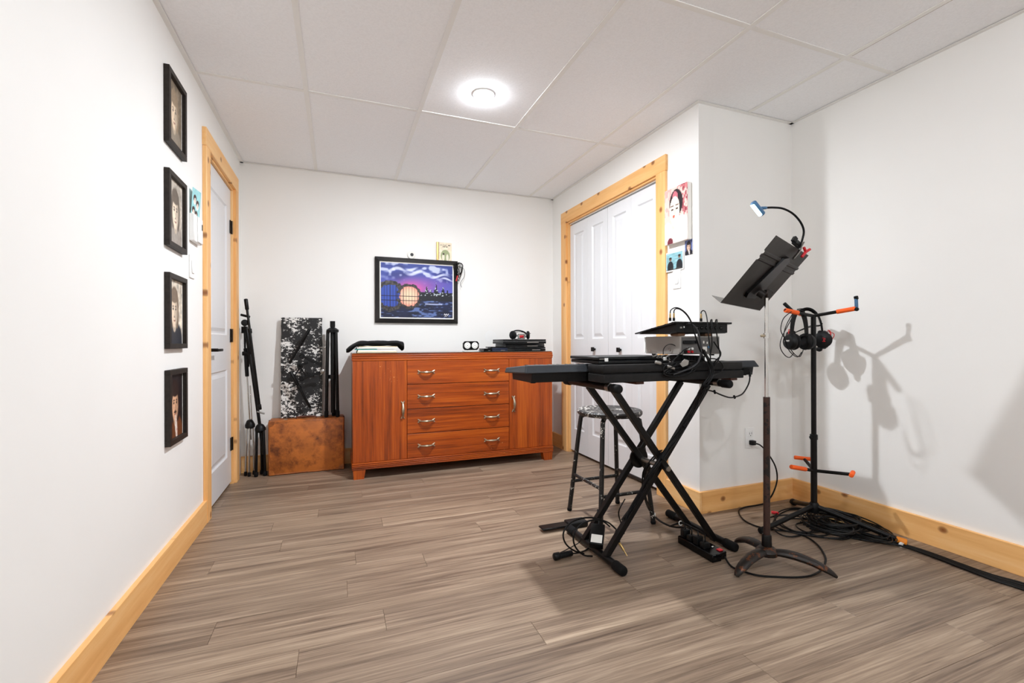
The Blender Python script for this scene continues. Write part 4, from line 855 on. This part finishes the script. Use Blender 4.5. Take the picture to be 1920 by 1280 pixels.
# clip-on lamp
lpz = 1.405
la = thing('clip_lamp', 'gooseneck clip lamp with bright blue-white light on the music stand', 'lamp', (1.88, 1.405, 1.38))
q = [py(1498, 467, 1.40), py(1504, 450, 1.395), py(1507, 432, 1.39), py(1500, 415, 1.39), py(1486, 400, 1.39), py(1468, 391, 1.39), py(1450, 389, 1.39), py(1434, 389.5, 1.39)]
part('gooseneck', MB().tube(smooth_path(q, 6), .0042, 10), 'black_soft', la)
part('clip_body', MB().sqbar(py(1489, 452, 1.385), py(1500, 462, 1.40), .022, .02).sqbar(py(1487, 453, 1.385), py(1492, 445, 1.385), .018, .016), 'black_plastic', la)
part('neck_joint', MB().rod(py(1437, 389.5, 1.39), py(1427, 390, 1.39), .006), 'blue_steel', la)
ha, hb = py(1411, 379, 1.392), py(1430, 403, 1.388)
hd = (hb - ha).normalized(); outd = Vector((-.55, .15, -.8)); outd = (outd - hd * outd.dot(hd)).normalized()
part('lamp_head', MB().rod(ha - outd * .001, hb - outd * .001, .0125), 'blue_steel', la)
part('led_strip', MB().rod(ha + hd * .004 + outd * .0055, hb - hd * .004 + outd * .0055, .010), 'led_glow', la)
L = bpy.data.lights.new('led_light', 'AREA'); L.shape = 'RECTANGLE'; L.size = .05; L.size_y = .012; L.energy = .5; L.color = (.62, .86, 1.0)
lo = bpy.data.objects.new('led_light', L); COL.objects.link(lo); lo.parent = la
x_, y_, z_ = hd, None, -outd; y_ = z_.cross(x_)
mt = Matrix((x_, y_, z_)).transposed().to_4x4(); mt.translation = (ha + hb) / 2 + outd * .0175 - Vector(la.location); lo.matrix_local = mt
r = thing('spring_clamp', 'grey metal spring clamp gripping the music stand top edge', 'clamp', dp(.17, .15, .01))
part('jaw', MB().tube(smooth_path([py(1487, 485, 1.385), py(1493, 478, 1.38), py(1499, 470, 1.378), py(1502, 462, 1.378), py(1506, 455, 1.38)], 4), .0085, 8, flat=.5), 'steel', r)
r = thing('clothes_peg', 'bright red clip pinching the upper corner of the music desk', 'clip', dp(.225, .14, .01))
part('jaw', MB().rod(py(1503, 482, 1.40), py(1511, 472, 1.395), .0065), 'red_plastic', r)
for (u, v) in ((1507, 463), (1519, 467)): part('prong', MB().rod(py(1511, 472, 1.395), py(u, v, 1.393), .0058), 'red_plastic', r)

# ================================================================== TRIPLE STAND WITH HEADPHONES
TX, TY = 2.368, 1.70
ts = thing('instrument_stand', 'black triple hanger stand with orange padded arms in the corner', 'stand', (TX, TY, 0))
part('lower_pole', MB().cyl((TX, TY, .075), (TX, TY, .475), .0155), 'black_metal', ts); up_p = part('upper_pole', MB().cyl((TX, TY, .47), (TX, TY, 1.115), .0125), 'black_metal', ts)
k = part('height_clutch', MB().lathe((TX, TY, .455), (0, 0, 1), [(.0185, 0), (.0185, .024), (.0145, .028)], 18), 'black_plastic', ts); part('knob', MB().rod((TX - .03, TY, .468), (TX - .015, TY, .468), .006), 'black_plastic', k)
part('leg_hub', MB().lathe((TX, TY, .065), (0, 0, 1), [(.018, 0), (.024, .01), (.024, .045), (.017, .055)], 18), 'black_plastic', ts)
ANG = (178, -65, 56)
for i, a in enumerate(ANG):
    ca, sa = math.cos(math.radians(a)), math.sin(math.radians(a)); d = Vector((ca, sa, 0)); e = Vector((TX, TY, 0)) + d * (.345 if i < 2 else .285)
    l = part('leg', MB().cyl(Vector((TX, TY, .10)) + d * .01, e + Vector((0, 0, .022)), .0125), 'black_metal', ts)
    part('foot_cap', MB().rod(e - d * .012 + Vector((0, 0, .0215)), e + d * .03 + Vector((0, 0, .017)), .0165, rnd=.3), 'orange_cap' if i == 1 else 'black_soft', l)
    # lower cradle arm with orange cross pad
    s0 = Vector((TX, TY, .288)); L_ = (.13, .165, .13)[i]; s1 = s0 + d * L_ + Vector((0, 0, (.028, .012, .03)[i])); al = part('lower_arm', MB().cyl(s0, s1, .0085), 'black_metal', ts)
    side = Vector((-sa, ca, 0))
    if i == 0: part('orange_pad', MB().rod(s0.lerp(s1, .45), s1 + (s1 - s0) * .25, .0115, rnd=.2), 'orange_foam', al)
    else: part('orange_pad', MB().rod(s1 - side * (.04 if i == 2 else .03), s1 + side * (.05 if i == 2 else .03) + Vector((0, 0, .006)), .0105, rnd=.2), 'orange_foam', al)
    # upper hanger arm
    h0 = Vector((TX, TY, 1.112)); h1 = h0 + d * (.20, .185, .19)[i] + Vector((0, 0, (.026, .030, .022)[i])); au = part('upper_arm', MB().cyl(h0, h1, .0085), 'black_metal', ts)
    part('orange_pad', MB().rod(h0.lerp(h1, .55), h1, .0115, rnd=.2), 'orange_foam', au)
    if i == 1:
        part('flip_lock', MB().rod(h1 - side * .012 + Vector((0, 0, -.004)), h1 + side * .012 + Vector((0, 0, -.004)), .010).sqbar(h1 + Vector((0, 0, .045)), h1 + Vector((-.006, 0, .062)), .014, .016), 'black_plastic', au); part('lock_plate', MB().sqbar(h1 + Vector((0, 0, -.004)), h1 + Vector((-.003, 0, .048)), .017, .010), 'blue_steel', au)
    if i == 2: part('flip_lock', MB().sqbar(h1 - d * .05 + Vector((0, 0, .014)), h1 + d * .012 + Vector((0, 0, .016)), .03, .02).rod(h1 + Vector((-.02, .03, .018)), h1 + Vector((-.055, .055, .065)), .010), 'black_plastic', au)
def headphones(name, label, c, axis, ztop, zcup, sep, R, bandmat, padmat, cupmat, wide=.022, extra=None):
    axis = Vector((axis[0], axis[1], 0)).normalized(); up = Vector((0, 0, 1)); fw = axis.cross(up); c = Vector(c)
    r = thing(name, label, 'headphones', (c.x, c.y, zcup - R)); H = ztop - zcup; o = Vector((c.x, c.y, zcup)); pts = []
    for i in range(25):
        a = math.pi * i / 24; pts.append(o + axis * (math.cos(a) * sep * (1.0 if abs(math.cos(a)) > .3 else 1)) + up * (max(0, math.sin(a)) ** .75 * H))
    # flat band
    mb = MB(); n = len(pts); vs = []
    for i, p in enumerate(pts):
        t = (pts[min(i + 1, n - 1)] - pts[max(i - 1, 0)]).normalized(); nn = fw.cross(t).normalized(); w2 = wide * (.55 + .45 * math.sin(math.pi * i / (n - 1)))
        for (a, b) in ((-1, -1), (1, -1), (1, 1), (-1, 1)): vs.append(p + fw * (a * w2 / 2) + nn * (b * .0035))
    fs = [tuple(range(4)), tuple(range(4 * n - 4, 4 * n))]
    for i in range(n - 1): fs += [(i * 4 + k, i * 4 + (k + 1) % 4, i * 4 + 4 + (k + 1) % 4, i * 4 + 4 + k) for k in range(4)]
    part('headband', mb.add(vs, fs), bandmat, r)
    part('band_pad', MB().tube([p - (p - o).normalized() * .006 for p in pts[7:18]], [.004] + [.0085] * 9 + [.004], 10), padmat, r)
    cups = []
    for s in (-1, 1):
        cc = o + axis * (s * sep); cup = part('ear_cup', MB().lathe(cc, axis * s, [(R * .8, -.004), (R, .0), (R * 1.02, .012), (R * .82, .024), (R * .45, .028), (0, .029)], 28), cupmat, r)
        part('ear_pad', MB().lathe(cc, axis * -s, [(R * .7, .002), (R * 1.0, .004), (R * 1.06, .012), (R * .98, .020), (R * .72, .022), (R * .6, .012), (0, .010)], 28), 'black_soft', r); cups.append((cc, axis * s))
    return r, cups, fw
c1 = py(1498, 640, 1.715)
r, cups, fw = headphones('headphones', 'black corded headphones hanging on the left orange arm', (c1.x + .002, 1.715, 0), (.98, -.17), 1.14, .975, .046, .042, 'black_gloss', 'black_soft', 'black_plastic', .03)
cc, ax_ = cups[0]; part('lettering', text_mesh('SONY', .013, cc + ax_ * .0292 + Vector((0, 0, .004)), fw * (-1 if fw.dot(Vector((1, -1, 0))) < 0 else 1), (0, 0, 1)), 'white_paper', r, 0)
mb = MB()
for k, pl in enumerate(([(1484, 584), (1469, 597), (1464, 618), (1471, 634), (1478, 648), (1490, 664), (1500, 668), (1506, 656)], [(1486, 588), (1476, 606), (1470, 625), (1474, 645), (1482, 660), (1495, 669), (1503, 660)], [(1488, 590), (1480, 605), (1466, 632), (1463, 650), (1470, 664), (1480, 670), (1488, 662)])):
    mb.tube(smooth_path([py(u, v, 1.655 + .008 * k) for u, v in pl], 5), .0022, 6)
part('cord', mb, 'cable_black', r)
c2 = Vector((2.452, 1.80, 0))
r, cups, fw = headphones('gaming_headset', 'large black headset with red cords hanging behind the stand pole', c2, (.66, -.75), 1.162, .985, .074, .050, 'black_soft', 'black_soft', 'black_plastic', .045)
cc, ax_ = cups[1]
fwd = Vector((-.8, -.6, 0))
part('red_fork', MB().tube(smooth_path([cc + Vector((.014, -.02, .052)), cc + ax_ * .035 + Vector((0, 0, .045)), cc + ax_ * .034 + fwd * .01 + Vector((0, 0, .02)), cc + fwd * .046 + Vector((0, 0, .004))], 5), .0036, 8).tube(smooth_path([cc + Vector((.006, .01, .05)), cc + ax_ * .05 + Vector((0, 0, .035)), cc + ax_ * .045 + Vector((0, 0, .005)), cc + ax_ * .02 + Vector((0, 0, -.005))], 5), .002, 8), 'red_braid', r)
part('side_plate', MB().lathe(cc + fwd * .040 + Vector((0, 0, 0)), fwd, [(.042, -.01), (.044, 0), (.036, .006), (0, .008)], 26), 'black_plastic', r)
emb = cc + fwd * .049; sx_ = Vector((.6, -.8, 0)); part('emblem', MB().tube(smooth_path([emb + sx_ * -.012 + Vector((0, 0, .006)), emb + sx_ * -.002 + Vector((0, 0, .010)), emb + sx_ * .012 + Vector((0, 0, .004)), emb + sx_ * .002 + Vector((0, 0, -.001)), emb + sx_ * .011 + Vector((0, 0, -.009)), emb + sx_ * -.010 + Vector((0, 0, -.008))], 4), .0014, 6), 'red_plastic', r, label='small red emblem')
part('microphone_foam', MB().lathe(cc + fwd * .045 + Vector((.0, .02, -.052)), (0, 0, -1), [(.002, -.014), (.013, -.009), (.016, 0), (.012, .009), (.002, .013)], 16), 'black_soft', r)
c_ = cups[0][0]; mb = MB()
for k in range(3): mb.tube(smooth_path([c_ + Vector((-.03 + .008 * k, -.01, .06)), c_ + Vector((-.045 + .012 * k, -.02, .035)), c_ + Vector((-.03 - .006 * k, -.02, .01)), c_ + Vector((-.05 + .01 * k, -.02, -.005))], 5), .0022, 6)
part('red_cord', mb, 'red_braid', r)
mb = MB(); 
for k in range(2): mb.tube(smooth_path([cups[0][0] + Vector((0, -.02, .04)), o_ if False else Vector((c2.x - .03, c2.y - .04, 1.06 - .006 * k)), Vector((c2.x + .02, c2.y - .06, 1.065 - .004 * k)), cups[1][0] + Vector((0, 0, .09))], 6), .0024, 6)
part('loop_cord', mb, 'cable_black', r)

# ================================================================== CABLES AND SMALL GEAR
def keep(p):
    k = 2.016 / p.y if p.y > 2.016 and p.z < .14 else 1.0
    return Vector((p.x * k, p.y * k, p.z))
def cable(name, pts, r, label, mat='cable_black', k=6, cat='cable', seg=8, closed=False):
    return solo(name, MB().tube(smooth_path(pts, k, closed), r, seg, closed), mat, label, cat)
Yc = lambda pl, y: [py(u, v, (y if not isinstance(y, (list, tuple)) else y[i])) for i, (u, v) in enumerate(pl)]
def jack(parent, u, v0, v1, y):
    a, b = py(u, v1, y), py(u, v0, y); part('plug_sleeve', MB().rod(a.lerp(b, .30), b, .0042), 'gold', parent); part('plug_boot', MB().cyl(a - Vector((0, 0, .004)), a.lerp(b, .32), .0058), 'black_plastic', parent)
# two patch leads in the left top sockets, arching over to the bundle
c = cable('patch_cable', Yc([(1256.5, 588), (1257.5, 582), (1262, 578), (1268, 576.5), (1276, 579), (1287, 588), (1296, 603), (1303, 628), (1310, 650), (1318, 672)], [1.70, 1.70, 1.70, 1.69, 1.68, 1.67, 1.655, 1.655, 1.65, 1.645]), .0026, 'black patch cable arching highest from the leftmost gold plug on the mixer')
jack(c, 1256.5, 587, 600, 1.70)
c = cable('patch_cable', Yc([(1263.5, 588), (1264, 582), (1268, 578.5), (1277, 581), (1288, 591), (1297, 607), (1305, 632), (1313, 655), (1321, 676)], [1.70, 1.70, 1.69, 1.68, 1.67, 1.66, 1.65, 1.645, 1.64]), .0026, 'black patch cable from the second gold plug on the mixer')
jack(c, 1263.5, 587, 600, 1.70)
c = cable('patch_cable', Yc([(1314.5, 589), (1315, 584.5), (1319, 582), (1323, 586), (1326, 600), (1328, 625), (1331, 650), (1332, 680)], [1.70, 1.70, 1.69, 1.68, 1.665, 1.65, 1.645, 1.64]), .0024, 'black patch cable bending over at the right gold plug on the mixer')
jack(c, 1314.5, 588, 601, 1.70)
for i, (u, ys_) in enumerate(((1334, 1.652), (1343.5, 1.648))):
    c = cable('microphone_cable', [py(u - 2, 604, 1.70), py(u - 1, 599.5, 1.685), py(u + 1, 601, 1.666), py(u, 620, ys_), py(u + (1, 3)[i], 645, ys_ - .004), py(u + (-2, 6)[i], 668, ys_ - .006), py(1333 + i * 4, 690, 1.64)], .0028, ('left' if i == 0 else 'right') + ' dark looped cable draped over the mixer right edge')
# thick grey lead swinging down from the mixer back
cable('power_lead', Yc([(1286, 607), (1292, 606.5), (1300, 610), (1308, 620), (1313, 638), (1314.5, 655), (1312, 672), (1305, 683), (1292, 691), (1276, 697), (1262, 702)], [1.683, 1.672, 1.662, 1.655, 1.65, 1.647, 1.645, 1.643, 1.640, 1.64, 1.642]), .0042, 'thick grey-black lead curving down from the mixer back', 'dark_grey')
# coil of leads lying on the case
mb = MB(); R3 = random.Random(9)
for k in range(7):
    w0, h0 = 24 + 4 * R3.random(), 7 + 5 * R3.random(); uc, vc = 1276 + R3.uniform(-10, 10), 690 + R3.uniform(-5, 7)
    mb.tube(smooth_path([py(uc + w0 * math.cos(a) + 3 * math.sin(2 * a + k), vc - .18 * w0 * math.cos(a) + h0 * math.sin(a), 1.648 - .004 * (k % 3)) for a in [i * math.pi / 5 for i in range(10)]], 4, True), .0026, 6, True)
mb.tube(smooth_path(Yc([(1237, 680), (1246, 684), (1256, 690), (1266, 694)], 1.646), 4), .0032, 6)
cl = solo('cable_coil', mb, 'cable_black', 'coil of thin black leads hanging in front of the narrow case', 'cable')
part('connector', MB().rod(py(1229, 678.5, 1.648), py(1239, 681, 1.648), .0075).rod(py(1251, 686, 1.646), py(1264, 691, 1.646), .0065), 'receiver_silver', cl, label='pale connector ends')
part('paper_scrap', MB().prism([py(1275, 682, 1.637), py(1284, 673, 1.636), py(1292, 676, 1.637), py(1290, 684, 1.636), py(1280, 688, 1.637)], (0, .003, 0)), 'receiver_silver', cl, 0)
mb = MB()
for k in range(4): mb.tube(smooth_path([py(1228 + 8 * k + 5 * math.cos(a * 1.7 + k), 664 + 5 * math.sin(a + k) + 2 * k, 1.692 - .003 * k) for a in [i * 1.05 for i in range(7)]], 4), .0009, 6)
solo('thin_wire_tangle', mb, 'receiver_silver', 'tangle of thin pale wires at the right end of the laptop', 'wire')
cable('aerial_wire', Yc([(1243.5, 664), (1244, 655), (1249, 648), (1257, 645), (1266, 648), (1273, 655), (1275, 664)], [1.80, 1.795, 1.775, 1.755, 1.735, 1.715, 1.70]), .0018, 'thin black wire arched across the receiver side')
cable('audio_lead', Yc([(1292, 652), (1284, 655), (1276, 662), (1268, 670), (1258, 679), (1248, 683)], [1.688, 1.676, 1.668, 1.66, 1.655, 1.652]), .0026, 'black audio lead from the receiver sockets down to the coil')
# main bundle along the stand leg
bun = thing('cable_bundle', 'thick bundle of black cables strapped down the X stand leg', 'cable bundle', (1.5, 1.66, .1)); R4 = random.Random(2)
spine = [(1314, 655), (1324, 672), (1334, 688), (1333, 705), (1322, 722), (1312, 742), (1300, 768), (1282, 798), (1262, 826), (1240, 858), (1222, 886), (1206, 916), (1188, 948), (1170, 975)]
sy = [1.655, 1.645, 1.637, 1.634, 1.634, 1.66, 1.68, 1.69, 1.695, 1.672, 1.672, 1.69, 1.70, 1.705]
for k in range(8):
    jx = [R4.uniform(-5, 5) for _ in spine]; ph = R4.uniform(0, 6)
    part('strand', MB().tube(smooth_path([py(u + 4.5 * math.cos(ph + i * .9) + jx[i] * .4, v + 2 * math.sin(ph + i * .9), sy[i] - .004 * (k % 3)) for i, (u, v) in enumerate(spine)], 5), .0034 if k < 4 else .0026, 7), 'cable_black', bun)
for (i, rr) in ((4, .015), (7, .013), (9, .013)):
    p = py(*spine[i], sy[i] - .004); p2 = py(*spine[i + 1], sy[i + 1] - .004); d = (p2 - p).normalized(); part('strap', MB().tube([p - d * .006, p + d * .006], rr, 14), 'black_soft', bun)
# second bundle running on to the power strip
bun2 = thing('cable_bundle', 'twisted black cables dropping from the stand crossing to the power strip', 'cable bundle', (1.45, 1.8, .02)); R5 = random.Random(4)
pts0 = [py(1240, 845, 1.78), py(1222, 862, 1.80), py(1208, 885, 1.83), py(1207, 915, 1.85), py(1212, 940, 1.86), pz(1222, 962, .03), pz(1238, 977, .02), pz(1258, 986, .02), pz(1280, 988, .045), pz(1294, 990, .05)]
for k in range(4): part('strand', MB().tube(smooth_path([p + Vector((.006 * math.cos(k * 1.6 + i * 1.3), .006 * math.sin(k * 1.6 + i * 1.3), .004 * math.cos(i + k))) for i, p in enumerate(pts0)], 5), .0034, 7), 'cable_black', bun2)
pt = pz(1227, 965, .028); part('white_tie', MB().tube([pt + Vector((-.004, .004, .0)), pt + Vector((.004, -.004, 0))], .0115, 12), 'plastic_white', bun2)
# keyboard lead at the right end
c = cable('keyboard_lead', Yc([(1406, 704), (1405, 715), (1400, 727), (1392, 738), (1380, 743.5), (1368, 745), (1352, 740), (1338, 734), (1326, 731)], [1.80, 1.79, 1.77, 1.74, 1.71, 1.69, 1.675, 1.665, 1.655]), .0036, 'black lead sagging from the right end of the keyboard to the bundle')
part('cable_clip', MB().rod(py(1376, 741, 1.705), py(1378, 747, 1.705), .005).rod(py(1339, 731, 1.665), py(1341, 738, 1.665), .005), 'black_soft', c); part('plug', MB().rod(py(1406.5, 697, 1.803), py(1406, 706, 1.798), .006), 'black_plastic', c)
cable('side_lead', Yc([(1338, 640), (1346, 652), (1351, 660), (1350, 668), (1342, 676), (1336, 690)], [1.69, 1.685, 1.68, 1.67, 1.655, 1.64]), .0032, 'black lead looping off the right side of the receiver')
cable('side_lead', Yc([(1331, 672), (1342, 673), (1352, 680), (1356, 688), (1352, 696), (1343, 701), (1337, 704)], [1.645, 1.65, 1.65, 1.65, 1.648, 1.645, 1.638]), .003, 'black lead looping over the right part of the narrow case')
# hand microphone tucked in the stand crossing
m = thing('microphone', 'silver-grilled hand microphone wedged in the stand crossing', 'microphone', (1.40, 1.955, .38))
mc = py(1200, 852, 1.972); mtail = py(1222, 884, 1.965); d = (mtail - mc).normalized()
part('grille', MB().lathe(mc - d * .024, d, [(.002, 0), (.014, .004), (.022, .013), (.0245, .024), (.023, .035), (.017, .046)], 22), 'mesh_silver', m); part('grille_ring', MB().lathe(mc - d * .003, d, [(.0246, -.002), (.0258, 0), (.0258, .004), (.0246, .006)], 22), 'steel', m)
part('body', MB().tube([mc + d * .02, mc + d * .05, mc + d * .085], [.018, .013, .011], 14), 'black_metal', m); part('clip', MB().rod(mc + Vector((-.035, 0, .004)), mc + Vector((-.018, .004, -.022)), .006), 'black_plastic', m)
# power brick leaning on the stand foot
ad = thing('power_adapter', 'black power adapter with white label propped on the stand foot', 'power adapter', (1.1, 1.86, .04))
oA = pz(1128, 1012, .068); ex = (pz(1138, 985, .068) - pz(1108, 1030, .068)); ex = Vector((.55, .72, .42)).normalized(); ey = Vector((-.75, .55, .02)); ey = (ey - ex * ey.dot(ex)).normalized(); ez = ex.cross(ey)
if ez.z < 0: ez = -ez
mt = Matrix((ex, ey, ez)).transposed().to_4x4(); mt.translation = Vector((1.125, 1.845, .078))
part('body', MB().box(-.065, .055, -.032, .032, -.016, .016, .004, mt), 'black_plastic', ad); part('label', MB().box(-.058, -.012, -.026, .024, .0158, .0166, 0, mt), 'white_paper', ad, 0, label='blank white sticker')
cd_ = MB().tube(smooth_path([mt @ Vector((.055, 0, 0)), mt @ Vector((.09, 0, .01)), mt @ Vector((.13, .01, .03))], 4), .003, 6); part('lead', cd_, 'cable_black', ad)
# loose loops of wire round the foot
lw = []
for i, (cx_, cy_, rw, rh, yy, lab) in enumerate(((1103, 1004, 47, 34, 1.80, 'wide loop of black wire standing round the near stand foot'), (1118, 1010, 43, 36, 1.785, 'smaller loop of black wire inside the wide one at the stand foot'))):
    pl = [(cx_ + rw * math.cos(a) * (1.0), cy_ + rh * math.sin(a)) for a in [math.radians(q_) for q_ in (330, 300, 270, 235, 205, 178, 150, 122, 100)]]
    pts = [py(u, v, yy + .02 * math.sin(k)) for k, (u, v) in enumerate(pl)]; pts = [Vector((p.x, p.y, max(p.z, .006))) for p in pts]; cable('wire_loop', pts, .0038, lab, k=6)
mb = MB().rod(pz(1042, 1043, .016), pz(1073, 1036, .016), .0135).rod(pz(1038, 1044, .017), pz(1050, 1041, .017), .0165)
cn = solo('cable_connector', mb, 'black_plastic', 'black cable connector lying on the floor left of the stand foot', 'connector')
cable('connector_lead', [pz(1073, 1037, .014), pz(1085, 1036, .008), pz(1100, 1030, .006), pz(1112, 1018, .006), pz(1118, 1012, .03)], .0032, 'short black lead from floor connector to the adapter')
cable('connector_lead', [pz(1050, 1036, .02), pz(1066, 1028, .012), pz(1084, 1018, .02), pz(1090, 1010, .04)], .0022, 'thin second lead rising from the floor connector')
j = thing('jack_plug', 'gold jack plug on black lead hanging beside the near stand foot', 'plug', pz(1170, 1035, 0))
jt, jb, jm = pz(1176, 1042, .004), pz(1161, 1017, .05), pz(1168, 1029, .025); part('tip', MB().tube([jt, jt.lerp(jb, .45)], [.0022, .003], 8), 'gold', j); part('barrel', MB().rod(jt.lerp(jb, .40), jb, .0062), 'gold', j)
part('boot', MB().rod(jb, jb + (jb - jt).normalized() * .022, .0085), 'black_plastic', j); e0 = jb + (jb - jt).normalized() * .02
part('lead', MB().tube(smooth_path([e0, e0 + Vector((.01, .02, .03)), py(1170, 1000, 1.83), py(1166, 985, 1.80), py(1160, 960, 1.76), py(1172, 935, 1.75)], 5), .003, 6), 'cable_black', j)
# sustain pedal
pd = thing('sustain_pedal', 'flat black sustain pedal on the floor left of the stand', 'pedal', (1.06, 2.14, 0))
part('base', MB().box(1.125, 1.235, 2.112, 2.182, .0015, .03, .006), 'black_plastic', pd); part('plate', MB().box(.975, 1.13, 2.118, 2.176, .012, .022, .003), 'black_metal', pd); part('rubber_foot', MB().box(1.13, 1.23, 2.115, 2.179, 0, .003), 'black_soft', pd, 0)
# power strip with plugs
ps = thing('power_strip', 'black power strip with plugs and red switch beside the music stand', 'power strip', (1.585, 1.67, 0))
part('housing', MB().box(1.538, 1.590, 1.563, 1.785, .0008, .036, .003).box(1.586, 1.632, 1.575, 1.785, .0008, .033, .003), 'black_gloss', ps); part('switch', MB().box(1.598, 1.622, 1.585, 1.605, .033, .039, .002), 'red_plastic', ps, label='red rocker switch')
part('print', MB().box(1.604, 1.607, 1.63, 1.638, .0331, .0334).box(1.608, 1.611, 1.632, 1.640, .0331, .0334).box(1.613, 1.616, 1.634, 1.641, .0331, .0334), 'white_paper', ps, 0)
for k in range(4):
    yy = 1.635 + k * .042; p = part('plug', MB().box(1.545, 1.583, yy - .015, yy + .015, .036, .062 + .012 * (k % 2), .005), 'black_plastic', ps)
    part('plug_lead', MB().tube(smooth_path([(1.564, yy, .062 + .012 * (k % 2)), (1.564, yy, .082), (1.57, yy + .02, .095), (1.575, max(yy + .05, 1.80), .085), (1.55, 1.86, .05)], 4), .0032, 6), 'cable_black', p)
part('white_tie', MB().tube(circle((1.57, 1.80, .086), (1, 0, 0), (0, .2, 1), .010, 12), .0022, 6), 'plastic_white', ps)
cord = [(1.61, 1.565, .016), pz(1372, 1062, .006), pz(1400, 1073, .005), pz(1425, 1079, .005), pz(1455, 1081, .005), pz(1490, 1082, .005), pz(1520, 1079, .005), pz(1540, 1068, .005), pz(1548, 1052, .005), pz(1545, 1038, .005), pz(1532, 1020, .005), pz(1510, 1005, .005), pz(1480, 996, .005), pz(1445, 992, .005), pz(1415, 985, .005), pz(1393, 973, .005), pz(1385, 958, .005), pz(1396, 947, .005), pz(1420, 942, .005), pz(1436, 938, .012), py(1449, 925, 1.995), py(1457, 900, 2.0), py(1454, 875, 2.005), py(1440, 850, 2.01), py(1425, 834, 2.015), (2.305, 2.028, .372)]
cord = [keep(Vector(p)) for p in cord]
pc = cable('power_cable', cord, .0042, 'black power cord looping round the music stand base up to the outlet', k=5)
part('plug', MB().box(2.287, 2.317, 2.012, 2.0395, .362, .389, .004), 'black_plastic', pc)
# heap of cables under the triple stand
mb = MB(); R6 = random.Random(12)
def loop(uc, vc, rw, rh, rot, z, rr, n=10, wob=.08):
    out = []
    for i in range(n):
        a = 2 * math.pi * i / n; k = 1 + R6.uniform(-wob, wob); x, y = rw * k * math.cos(a), rh * k * math.sin(a)
        p = pz(uc + x * math.cos(rot) - y * math.sin(rot), vc + x * math.sin(rot) + y * math.cos(rot), z + R6.uniform(0, .012)); out.append(Vector((min(p.x, XR - BT - rr - .004), p.y, max(p.z, rr))))
    mb.tube(smooth_path(out, 4, True), rr, 6, True)
for k in range(15): loop(1560 + R6.uniform(-14, 30), 976 + R6.uniform(-7, 9), R6.uniform(34, 58), R6.uniform(10, 17), .18 + R6.uniform(-.06, .1), .006 + .0035 * k, R6.choice((.0028, .0034, .004)))
for k in range(9): loop(1610 + R6.uniform(-14, 14), 990 + R6.uniform(-6, 5), R6.uniform(48, 66), R6.uniform(7, 14), .34 + R6.uniform(-.04, .04), .005 + .003 * k, R6.choice((.0028, .0034)))
for (a, b, rw, rh, ro) in ((1505, 975, 52, 22, .12), (1500, 985, 60, 16, .2), (1530, 990, 64, 15, .18), (1545, 995, 52, 12, .22), (1490, 980, 40, 26, -.1), (1585, 965, 60, 18, .3)): loop(a, b, rw, rh, ro, .004, .0038, wob=.05)
hp_ = solo('cable_heap', mb, 'cable_black', 'tangled heap of black cables on the floor under the triple stand', 'cable heap', kind='stuff')
for (u, v, m_) in ((1452, 960, 'red_plastic'), (1556, 972, 'gold'), (1574, 978, 'gold'), (1566, 968, 'steel')):
    p = pz(u, v, .03 if m_ != 'red_plastic' else .016); part('connector', MB().rod(p + Vector((-.014, .008, 0)), p + Vector((.016, -.012, -.004)), .0085 if m_ == 'red_plastic' else .005), m_, hp_)
# straight run of cables to the right along the baseboard
fb = thing('floor_cable_run', 'tied black cables running along the right baseboard to the camera side', 'cable run', pz(1690, 1020, 0))
for k in range(4):
    pts = [pz(1500 + 6 * k, 978 + 4 * k, .006), pz(1560, 992 + 3 * k, .006), pz(1620, 1003 + 3 * k, .006), pz(1660, 1011 + 2.5 * k, .007 + .002 * (k % 2)), pz(1688, 1018 + 1.6 * k, .006 + .004 * (k % 2)), pz(1740, 1034 + 2 * k, .006), pz(1800, 1056 + 2.4 * k, .006), pz(1860, 1077 + 3 * k, .006), pz(1925, 1095 + 4 * k, .006), pz(2000, 1124 + 4 * k, .006), pz(2300, 1250 + 6 * k, .006)]
    part('cable', MB().tube(smooth_path(pts, 5), .0045 if k % 2 else .0038, 7), 'cable_black', fb)
pt = pz(1688, 1021, .008); pt2 = pz(1692, 1022.5, .008); part('white_tie', MB().tube([pt, pt + (pt2 - pt).normalized() * .009], .0135, 12), 'plastic_white', fb, label='white cable tie')
